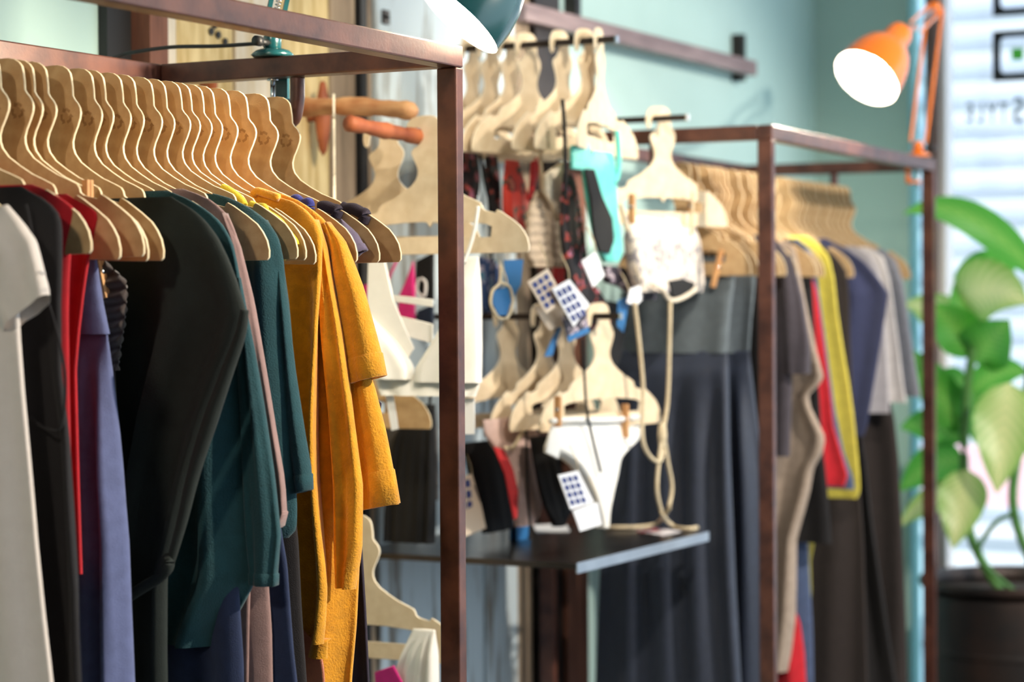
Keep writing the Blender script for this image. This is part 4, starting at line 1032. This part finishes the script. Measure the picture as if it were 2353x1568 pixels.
body('panel', 'Y', Y3[3], [(1140, 1010), (1160, 1060), (1172, 1120), (1178, 1190), (1176, 1214)], [(1056, 1010), (1072, 1060), (1086, 1120), (1100, 1180), (1112, 1214)], None, s_black, g, 0.010, ((3, 0.003),), rows=30, n=32, seed=41)
g = swim('black_briefs', 'black briefs between the blush and the white ones', 'briefs', Y3[1], B1X, 1.2)
body('panel', 'Y', Y3[1], [(1262, 1000), (1276, 1050), (1296, 1110), (1312, 1165), (1290, 1208)], [(1214, 1000), (1226, 1050), (1238, 1110), (1252, 1165), (1276, 1208)], None, s_black, g, 0.010, ((3, 0.003),), rows=30, n=32, seed=42)
tag(cord('string_tie', px_path('Y', Y3[2]-0.03, [(1208, 930), (1210, 1020), (1212, 1120), (1218, 1210), (1216, 1240)]), 0.003, black_string), 'long black string hanging in front of the blush briefs', 'string')
tag(cord('string_tie', px_path('Y', Y3[2]-0.025, [(1214, 900), (1212, 960), (1196, 1000), (1178, 1028), (1160, 1030)]), 0.004, string_mat), 'cream string drooping across the blush briefs', 'string')
bp = onZ(1200, 1240, SZ)
t = thing('folded_tag', 'small bright blue folded card standing on the shelf', 'card', bp)
sbox('front', (bp.x-0.03, bp.y-0.004, SZ), (bp.x+0.03, bp.y, SZ+0.034), tag_blue, t); sbox('back', (bp.x-0.03, bp.y+0.012, SZ), (bp.x+0.03, bp.y+0.016, SZ+0.034), tag_blue, t); sbox('fold', (bp.x-0.03, bp.y-0.004, SZ+0.0342), (bp.x+0.03, bp.y+0.016, SZ+0.036), tag_blue, t)
for lab, pts, mm in (('flat leaflet with a reddish print at the shelf end', [(1460, 1222), (1500, 1214), (1565, 1222), (1520, 1232)], 'leaf'), ('white paper scraps lying under the briefs on the shelf', [(1225, 1208), (1300, 1205), (1310, 1222), (1232, 1224)], 'pap')):
    q = [onZ(x, y, SZ+0.001) for x, y in pts]; m1 = MB(q[0]); m1.add(q+[v+Vector((0, 0, 0.0015)) for v in q], [(3, 2, 1, 0), (4, 5, 6, 7), (0, 1, 5, 4), (1, 2, 6, 5), (2, 3, 7, 6), (3, 0, 4, 7)])
    tag(m1.build('leaflet', print_cloth('leaflet_print', rgb(232, 226, 228), [rgb(206, 96, 80), rgb(90, 90, 140)], 30) if mm == 'leaf' else paper), lab, 'paper')

# ---- white bralette on the big hanger
XB = 3.484
g = thing('white_bralette', 'white bralette hung from the large brightly lit hanger behind the post', 'bralette', (XB, 1.99, 1.49))
slab('strap_left', 'X', XB, [(843, 725), (847, 596), (884, 596), (905, 690), (930, 752), (952, 800), (935, 830), (890, 790)], 0.005, s_white, g, 0.0015)
body('cup', 'X', XB-0.006, [(850, 728), (880, 756), (912, 788), (938, 826), (950, 850), (948, 872)], [(836, 728), (842, 770), (850, 810), (858, 850), (862, 872), (864, 880)], None, s_white, g, 0.022, ((2, 0.002),), rows=24, n=32, seed=43)
body('cup', 'X', XB-0.006, [(1100, 590), (1103, 700), (1105, 800), (1104, 880)], [(1052, 590), (1046, 700), (1000, 780), (955, 850)], None, s_white, g, 0.018, ((2, 0.002),), rows=30, n=36, seed=44)
body('band', 'X', XB-0.004, [(1104, 864), (1102, 890), (1092, 912)], [(862, 864), (868, 890), (880, 912)], None, s_white, g, 0.016, ((4, 0.003),), rows=12, n=48, seed=45, fold_start=0.02)
slab('back_strap', 'X', XB+0.03, [(904, 678), (995, 688), (995, 706), (908, 694)], 0.003, s_white, g, 0.001)
slab('back_strap', 'X', XB+0.03, [(915, 725), (995, 745), (995, 790), (940, 775)], 0.003, s_white, g, 0.001)
cord('shoulder_strap', px_path('X', XB-0.02, [(1099, 474), (1092, 520), (1082, 560), (1066, 604)]), 0.0035, s_white, g)
for lab, q in (('slim white label hanging left under the bralette', [(886, 908), (903, 906), (916, 986), (900, 990)]), ('slim white label hanging right of the post', [(1066, 918), (1090, 915), (1091, 998), (1068, 999)])):
    c = onX(q[0][0], q[0][1], XB); t = thing('garment_label', lab, 'label', c); slab('card', 'X', XB, q, 0.0015, paper, t, 0.0)
XP = 3.95
g = thing('pink_bikini', 'hot pink triangle bikini seen through the bralette', 'bikini', (XP, 2.1, 1.5))
slab('cup', 'X', XP, [(918, 680), (934, 645), (950, 600), (953, 660), (953, 735), (915, 728)], 0.010, s_pink, g, 0.003)
slab('cup', 'X', XP, [(836, 655), (848, 655), (850, 700), (838, 705)], 0.010, s_pink, g, 0.003)
cord('string', px_path('X', XP-0.004, [(912, 598), (900, 625), (892, 645)]), 0.003, s_pink, g)
g = thing('black_bikini', 'black bikini with pale loops left of the corner post', 'bikini', (XP+0.05, 2.05, 1.5))
slab('cup', 'X', XP+0.05, [(958, 600), (996, 580), (996, 690), (975, 690), (955, 650)], 0.012, s_black, g, 0.003)
slab('cup', 'X', XP+0.05, [(960, 715), (996, 700), (996, 770), (965, 760)], 0.012, cloth('navy_swim', 22, 38, 60), g, 0.003)
cord('loop', px_path('X', XP+0.035, [(962, 640), (958, 670), (975, 680), (978, 650), (968, 640)]), 0.003, s_white, g)
for k, (X_, lab, rp, lp_, mm) in enumerate(((3.86, 'black satin slip in the shade behind the corner post', [(996, 940), (998, 1010), (1000, 1100), (998, 1200), (996, 1250)], [(940, 940), (905, 1010), (890, 1100), (880, 1180), (878, 1250)], s_black), (3.92, 'dark grey camisole behind the black slip, standing in for shade on the door', [(1000, 930), (1004, 1000), (1006, 1080), (1006, 1150)], [(900, 930), (876, 1000), (872, 1080), (872, 1150)], k_dg))):  # the grey piece darkens the door behind, in place of its shadow
    g = thing(('black_slip', 'shade_grey_camisole')[k], lab, ('slip', 'camisole')[k], (X_, 2.1, 1.3))
    body('body', 'X', X_, rp, lp_, None, mm, g, 0.012, ((5, 0.006),), rows=30, n=40, seed=47+k)
    for px in (925, 985): cord('strap', px_path('X', X_-0.005, [(px, 960), (px+4, 900), (px+2, 860), (px, 800)]), 0.003, s_black, g)
XL = 3.40
g = thing('white_briefs', 'white and magenta underwear at the bottom beside the corner post', 'briefs', (XL, 2.0, 1.0))
body('panel', 'X', XL, [(1000, 1448), (1002, 1500), (1003, 1568), (1003, 1640)], [(950, 1448), (926, 1490), (900, 1560), (890, 1640)], None, s_white, g, 0.012, ((4, 0.006),), rows=24, n=32, seed=46, fold_start=0.05)
slab('magenta_panel', 'X', XL-0.02, [(862, 1545), (905, 1530), (925, 1568), (935, 1620), (866, 1620)], 0.006, cloth('magenta_swim', 190, 20, 120), g, 0.002)

# ================================================================== CLOTHES ON THE REAR RACK
R2Y = 0.250
xs2 = [0.113, 0.163, 0.235, 0.275, 0.318, 0.35, 0.433, 0.50, 0.548, 0.595, 0.64, 0.70, 0.80, 0.86, 0.905, 0.945, 1.0, 1.04, 1.10, 1.135, 1.19, 1.24, 1.285, 1.322]
for i, x in enumerate(xs2):
    p = r2(x, R2Y, ZT)
    h = hanger('cardboard_hanger', '%s brown hanger on the rear rack, counted from its near end' % ORD[i], p, R2ROT+math.radians(random.uniform(-1.5, 1.5)), 'hangers on the rear rack', emblem=False)
    h.scale = (1, 0.88 if i in (2, 3, 7, 12, 23) else 0.76, 1)
k_grey = cloth('grey_green_jersey', 102, 112, 118)
k_navy = cloth('blue_black_crepe', 46, 54, 72, rough=0.5, sheen=0.1)
k_taupe = cloth('taupe_knit', 172, 154, 138)
k_black = cloth('black_jersey', 26, 24, 26, sheen=0.02)
k_grapht = cloth('graphite_jersey', 78, 72, 80)
k_red = cloth('scarlet_jersey', 214, 34, 48)
k_blue = cloth('steel_blue_jersey', 78, 94, 128)
k_yel = cloth('pale_yellow_jersey', 222, 206, 84)
k_brn = cloth('bitter_brown_jersey', 50, 42, 40, sheen=0.03)
k_kim = cloth('indigo_jersey', 52, 58, 92)
k_lg = cloth('light_grey_jersey', 176, 172, 178)
k_wh = cloth('off_white_jersey', 222, 216, 214)
k_stripe = cloth('mid_grey_jersey', 138, 140, 150)
k_ol = cloth('olive_yellow_jersey', 160, 150, 60)
def g2(name, label, x):
    p = r2(x, R2Y); return thing(name, label, name.split('_')[-1], (p.x, p.y, 1.56)), p.x, p.y
g, X, Yc = g2('grey_jumpsuit', 'grey and navy wide-leg jumpsuit, nearest on the rear rack', 0.135)
body('bodice', 'X', X, [(1640, 606), (1688, 616), (1690, 630), (1682, 700), (1674, 770), (1671, 812)], [(1470, 606), (1450, 616), (1440, 640), (1425, 700), (1420, 770), (1416, 812)], None, k_grey, g, 0.012, ((3, 0.004),), rows=30, seed=50)
body('trousers', 'X', X-0.004, [(1671, 806), (1676, 900), (1680, 1000), (1685, 1150), (1693, 1350), (1705, 1568), (1712, 1700)], [(1416, 806), (1404, 900), (1396, 1000), (1390, 1150), (1380, 1350), (1372, 1568), (1368, 1700)], None, k_navy, g, 0.022, ((4, 0.012), (7, 0.003)), rows=50, seed=51, fold_start=0.25)
g, X, Yc = g2('grey_jumpsuit', 'second grey and navy jumpsuit right behind the first on the rear rack', 0.24)
body('bodice', 'X', X, [(1700, 590), (1738, 604), (1734, 660), (1726, 740), (1722, 812)], None, Yc, k_grey, g, 0.012, ((3, 0.004),), rows=30, seed=52)
body('trousers', 'X', X-0.004, [(1722, 806), (1734, 950), (1748, 1100), (1758, 1250), (1768, 1400), (1776, 1568), (1780, 1700)], None, Yc, k_navy, g, 0.018, ((4, 0.012), (7, 0.003)), rows=50, seed=53, fold_start=0.25)
g, X, Yc = g2('black_dress', 'black dress hidden behind the near post of the rear rack', 0.335)
body('body', 'X', X, [(1690, 560), (1740, 600), (1756, 640), (1764, 760), (1772, 1000), (1780, 1300), (1786, 1568)], None, Yc, k_black, g, 0.012, ((4, 0.006),), rows=40, seed=54)
def tee(name, label, x, m, edge, sl=None, w=None, folds=((4, 0.006),), t=0.011, seed=0, rows=50):
    g, X, Yc = g2(name, label, x)
    body('body', 'X', X, edge, None, Yc, m, g, t, folds, rows=rows, seed=seed)
    if sl:
        for mir in (None, Yc): sleeve('sleeve', 'X', X-0.004, sl, w, m, g, 0.018, mirror=mir, seed=seed, rows=18, n=20)
    return g
tee('graphite_tee', 'graphite short-sleeved tee just right of the near post', 0.42, k_grapht, [(1760, 540), (1790, 556), (1812, 590), (1820, 660), (1822, 760), (1820, 900), (1815, 1050)], [(1800, 590), (1818, 690), (1832, 800), (1834, 860)], [0.02, 0.03, 0.034, 0.030], seed=55)
tee('taupe_cardigan', 'draped taupe knit cardigan with a wavy front edge', 0.50, k_taupe, [(1806, 556), (1826, 566), (1842, 630), (1860, 720), (1878, 800), (1896, 866), (1886, 888), (1862, 902), (1864, 932), (1882, 970), (1899, 1004), (1893, 1040), (1872, 1075), (1862, 1130), (1848, 1180), (1830, 1240), (1828, 1330), (1825, 1420), (1815, 1500), (1806, 1545)], folds=((4, 0.010), (7, 0.004)), seed=56, rows=70)
tee('black_tee', 'black top between the taupe cardigan and the blue tee', 0.56, k_black, [(1822, 552), (1850, 570), (1864, 610), (1870, 700), (1880, 850), (1890, 1000), (1905, 1150), (1912, 1250)], seed=57)
tee('red_dress', 'scarlet dress strip between the black and blue tops', 0.60, k_red, [(1840, 600), (1862, 634), (1872, 660), (1884, 740), (1896, 830), (1906, 900), (1914, 980), (1932, 1040), (1948, 1095), (1940, 1118)], seed=58)
tee('blue_dress', 'steel blue dress next to the yellow one', 0.635, k_blue, [(1832, 550), (1862, 572), (1876, 610), (1886, 690), (1904, 820), (1920, 940), (1940, 1040), (1962, 1100), (1964, 1125)], seed=59)
tee('yellow_dress', 'pale yellow jersey dress on the rear rack', 0.70, k_yel, [(1850, 542), (1880, 558), (1906, 590), (1918, 640), (1926, 720), (1938, 800), (1952, 880), (1963, 960), (1971, 1040), (1976, 1090), (1978, 1130), (1970, 1146)], seed=60)
tee('brown_dress', 'dark brown dress right of the yellow one', 0.78, k_brn, [(1886, 560), (1922, 590), (1944, 622), (1950, 670), (1952, 760), (1958, 900), (1970, 1050), (1985, 1250), (1996, 1568), (2000, 1700)], seed=61)
tee('indigo_kimono', 'indigo top with a pointed kimono sleeve', 0.86, k_kim, [(1896, 548), (1942, 570), (1986, 602), (2020, 642), (2042, 674), (2036, 720), (2026, 780), (2013, 860), (2001, 930), (1991, 985), (1984, 1002)], folds=((5, 0.010), (9, 0.003)), seed=62)
tee('black_trousers', 'charcoal trousers hanging low on the rear rack', 0.93, k_black, [(1940, 900), (1972, 960), (1990, 1060), (2005, 1180), (2030, 1350), (2062, 1568), (2080, 1700)], folds=((4, 0.012),), t=0.016, seed=63)
tee('grey_tee', 'light grey short-sleeved tee, first of the three pale tees', 1.0, k_lg, [(1962, 566), (1998, 586), (2016, 620), (2026, 690), (2034, 780), (2041, 880), (2043, 950)], seed=64)
tee('white_tee', 'off-white tee in the middle of the three pale tees', 1.10, k_wh, [(1996, 568), (2030, 590), (2044, 640), (2055, 720), (2066, 800), (2077, 890), (2084, 926)], seed=65)
tee('grey_tee', 'mid grey tee, last of the three pale tees', 1.22, k_stripe, [(2030, 572), (2060, 600), (2077, 650), (2092, 750), (2107, 850), (2118, 912)], seed=66)
tee('brown_trousers', 'brown trousers behind the pale tees on the rear rack', 1.16, k_brn, [(2036, 880), (2056, 960), (2066, 1050), (2074, 1200), (2082, 1400), (2086, 1568), (2088, 1700)], folds=((4, 0.010),), seed=67)
tee('blue_trousers', 'steel blue trouser leg low beside the taupe cardigan', 0.585, k_blue, [(1838, 1130), (1852, 1180), (1858, 1300), (1866, 1450), (1868, 1568), (1868, 1700)], seed=68, rows=30)
tee('olive_scarf', 'olive yellow piece hanging low beside the taupe cardigan', 0.615, k_ol, [(1866, 1160), (1884, 1182), (1874, 1230), (1862, 1290), (1864, 1360), (1860, 1410)], seed=69, rows=30)
tee('scarlet_trousers', 'scarlet trouser leg at the bottom beside the taupe cardigan', 0.53, k_red, [(1826, 1400), (1838, 1430), (1846, 1500), (1850, 1568), (1852, 1700)], seed=70, rows=20)
clothespin('clothespin angled on the jumpsuit hanger of the rear rack', 'X', r2(0.10, 0).x, 1648, 618, lean=0.25, length=0.085)

# ================================================================== POT AND PLANT
pc = Vector((6.30, 1.66, 0)); PR = 0.285
zr = onX(2200, 1318, 6.3).z
pot = thing('plant_pot', 'large dark metal drum used as a plant pot by the window', 'pot', pc)
def padd(mb, nm, m, par, smooth=True):
    o = mb.build(nm, m, None, smooth); o.parent = par; o.location = (0, 0, 0); return o
m1 = MB(pc); m1.lathe(pc, (0, 0, 1), [(0, 0.005), (PR*0.94, 0.005), (PR*0.97, 0.05), (PR*0.97, zr-0.05), (PR*0.95, zr-0.03), (PR*0.95, zr-0.06), (0.0, zr-0.065)], 48); padd(m1, 'drum', pot_mat, pot)
m1 = MB(pc); m1.lathe(pc, (0, 0, 1), [(PR*0.95, zr-0.03), (PR, zr-0.028), (PR*1.02, zr-0.012), (PR, zr), (PR*0.95, zr-0.004), (PR*0.94, zr-0.03)], 48); padd(m1, 'rim', pot_mat, pot)
for zz in (zr*0.35, zr*0.68):
    m1 = MB(pc); m1.lathe(pc, (0, 0, 1), [(PR*0.965, zz-0.012), (PR*0.99, zz), (PR*0.965, zz+0.012)], 48); padd(m1, 'rib', pot_mat, pot)
m1 = MB(pc); m1.lathe(pc, (0, 0, 1), [(0, zr-0.045), (PR*0.5, zr-0.040), (PR*0.945, zr-0.05)], 32); padd(m1, 'soil', soil_mat, pot)
plant = thing('dumb_cane_plant', 'tall potted plant with broad yellow-green variegated leaves', 'plant', (pc.x, pc.y, zr-0.045))
def leaf(base, tip, mid_up, width, m, nrm=None, cup=0.15):
    base, tip = Vector(base), Vector(tip)
    nu, nv = 14, 6
    mid = (base+tip)/2+Vector(mid_up)
    vs = []; fs = []; uvs = []
    for i in range(nu+1):
        u = i/nu
        c = base*(1-u)**2+mid*2*u*(1-u)+tip*u*u
        d = ((mid-base)*(1-u)+(tip-mid)*u).normalized()
        ref = Vector(nrm) if nrm is not None else (CAM-c)
        side = d.cross(ref).normalized(); n_ = side.cross(d).normalized()
        w = width*(math.sin(PI*min(u*1.02, 1)**0.75)**0.8)*(1-0.15*u)+0.001
        for j in range(nv+1):
            v = j/nv*2-1
            vs.append(c+side*(w*v)+n_*(cup*w*abs(v)+0.06*w*math.sin(u*9+v*2))); uvs.append((u, j/nv))
    for i in range(nu):
        for j in range(nv): fs.append((i*(nv+1)+j, i*(nv+1)+j+1, (i+1)*(nv+1)+j+1, (i+1)*(nv+1)+j))
    o0 = Vector(plant.location)
    me = bpy.data.meshes.new('leaf'); me.from_pydata([tuple(v-o0) for v in vs], [], fs); me.update()
    ul = me.uv_layers.new(name='UVMap')
    for lp in me.loops: ul.data[lp.index].uv = uvs[lp.vertex_index]
    return link('leaf', me, m, plant, True)
def lp(x, y, X=6.25): return onX(x, y, X)
stalk = lambda pts, r=0.008: (lambda mb: padd(mb, 'stem', stem_mat, plant))(MB(plant.location).tube(spline(pts, 6), r, 8))
top = lp(2235, 900, 6.28)
stalk([(pc.x, pc.y+0.06, zr-0.05), lp(2230, 1230, 6.28), lp(2215, 1050, 6.28), lp(2225, 880, 6.28), lp(2240, 780, 6.28)], 0.014)
stalk([(pc.x+0.02, pc.y-0.06, zr-0.05), lp(2330, 1180, 6.3), lp(2345, 1000, 6.3), lp(2375, 800, 6.3), lp(2380, 640, 6.3)], 0.014)
stalk([(pc.x-0.03, pc.y, zr-0.05), lp(2250, 1280, 6.2), lp(2290, 1200, 6.2), lp(2340, 1180, 6.2)], 0.007)
L = [((2390, 640, 6.3), (2075, 492, 6.15), (-0.02, 0.02, 0.17), 0.052, leaf_green, None),
     ((2240, 790, 6.28), (2195, 640, 6.3), (0, 0, 0.03), 0.05, leaf_green, None),
     ((2205, 690, 6.3), (2365, 700, 6.15), (0.0, 0.0, 0.07), 0.095, leaf_var, None),
     ((2330, 640, 6.4), (2190, 640, 6.35), (0, 0, 0.075), 0.05, leaf_green, None),
     ((2235, 830, 6.3), (2320, 735, 6.2), (0, 0, 0.0), 0.085, leaf_green, None),
     ((2240, 820, 6.3), (2140, 700, 6.2), (0, 0, 0.03), 0.070, leaf_green, None),
     ((2320, 880, 6.25), (2290, 1135, 6.15), (0, 0, 0.02), 0.090, leaf_var, None),
     ((2225, 1080, 6.25), (2190, 1262, 6.15), (0, 0, 0.01), 0.072, leaf_var, None),
     ((2235, 900, 6.3), (2365, 860, 6.3), (0, 0, 0.06), 0.05, leaf_green, None),
     ((2215, 1000, 6.3), (2085, 800, 6.35), (0, 0, 0.03), 0.060, leaf_green, None),
     ((2240, 800, 6.3), (2078, 700, 6.4), (0, 0, 0.07), 0.065, leaf_var, None),
     ((2220, 1010, 6.3), (2068, 985, 6.35), (0, 0, 0.05), 0.060, leaf_green, None),
     ((2215, 1060, 6.3), (2066, 1130, 6.35), (0, 0, 0.06), 0.065, leaf_green, None),
     ((2220, 1130, 6.3), (2062, 1215, 6.3), (0, 0, 0.06), 0.045, leaf_var, None),
     ((2225, 870, 6.32), (2150, 960, 6.4), (0, 0, 0.05), 0.06, leaf_green, None),
     ((2235, 880, 6.34), (2240, 1020, 6.42), (0, 0, 0.04), 0.06, leaf_green, None),
     ((2350, 960, 6.34), (2420, 1080, 6.3), (0, 0, 0.04), 0.07, leaf_green, None)]
for b, t_, mu, w, m, nn in L: leaf(lp(*b), lp(*t_), mu, w, m, nn)
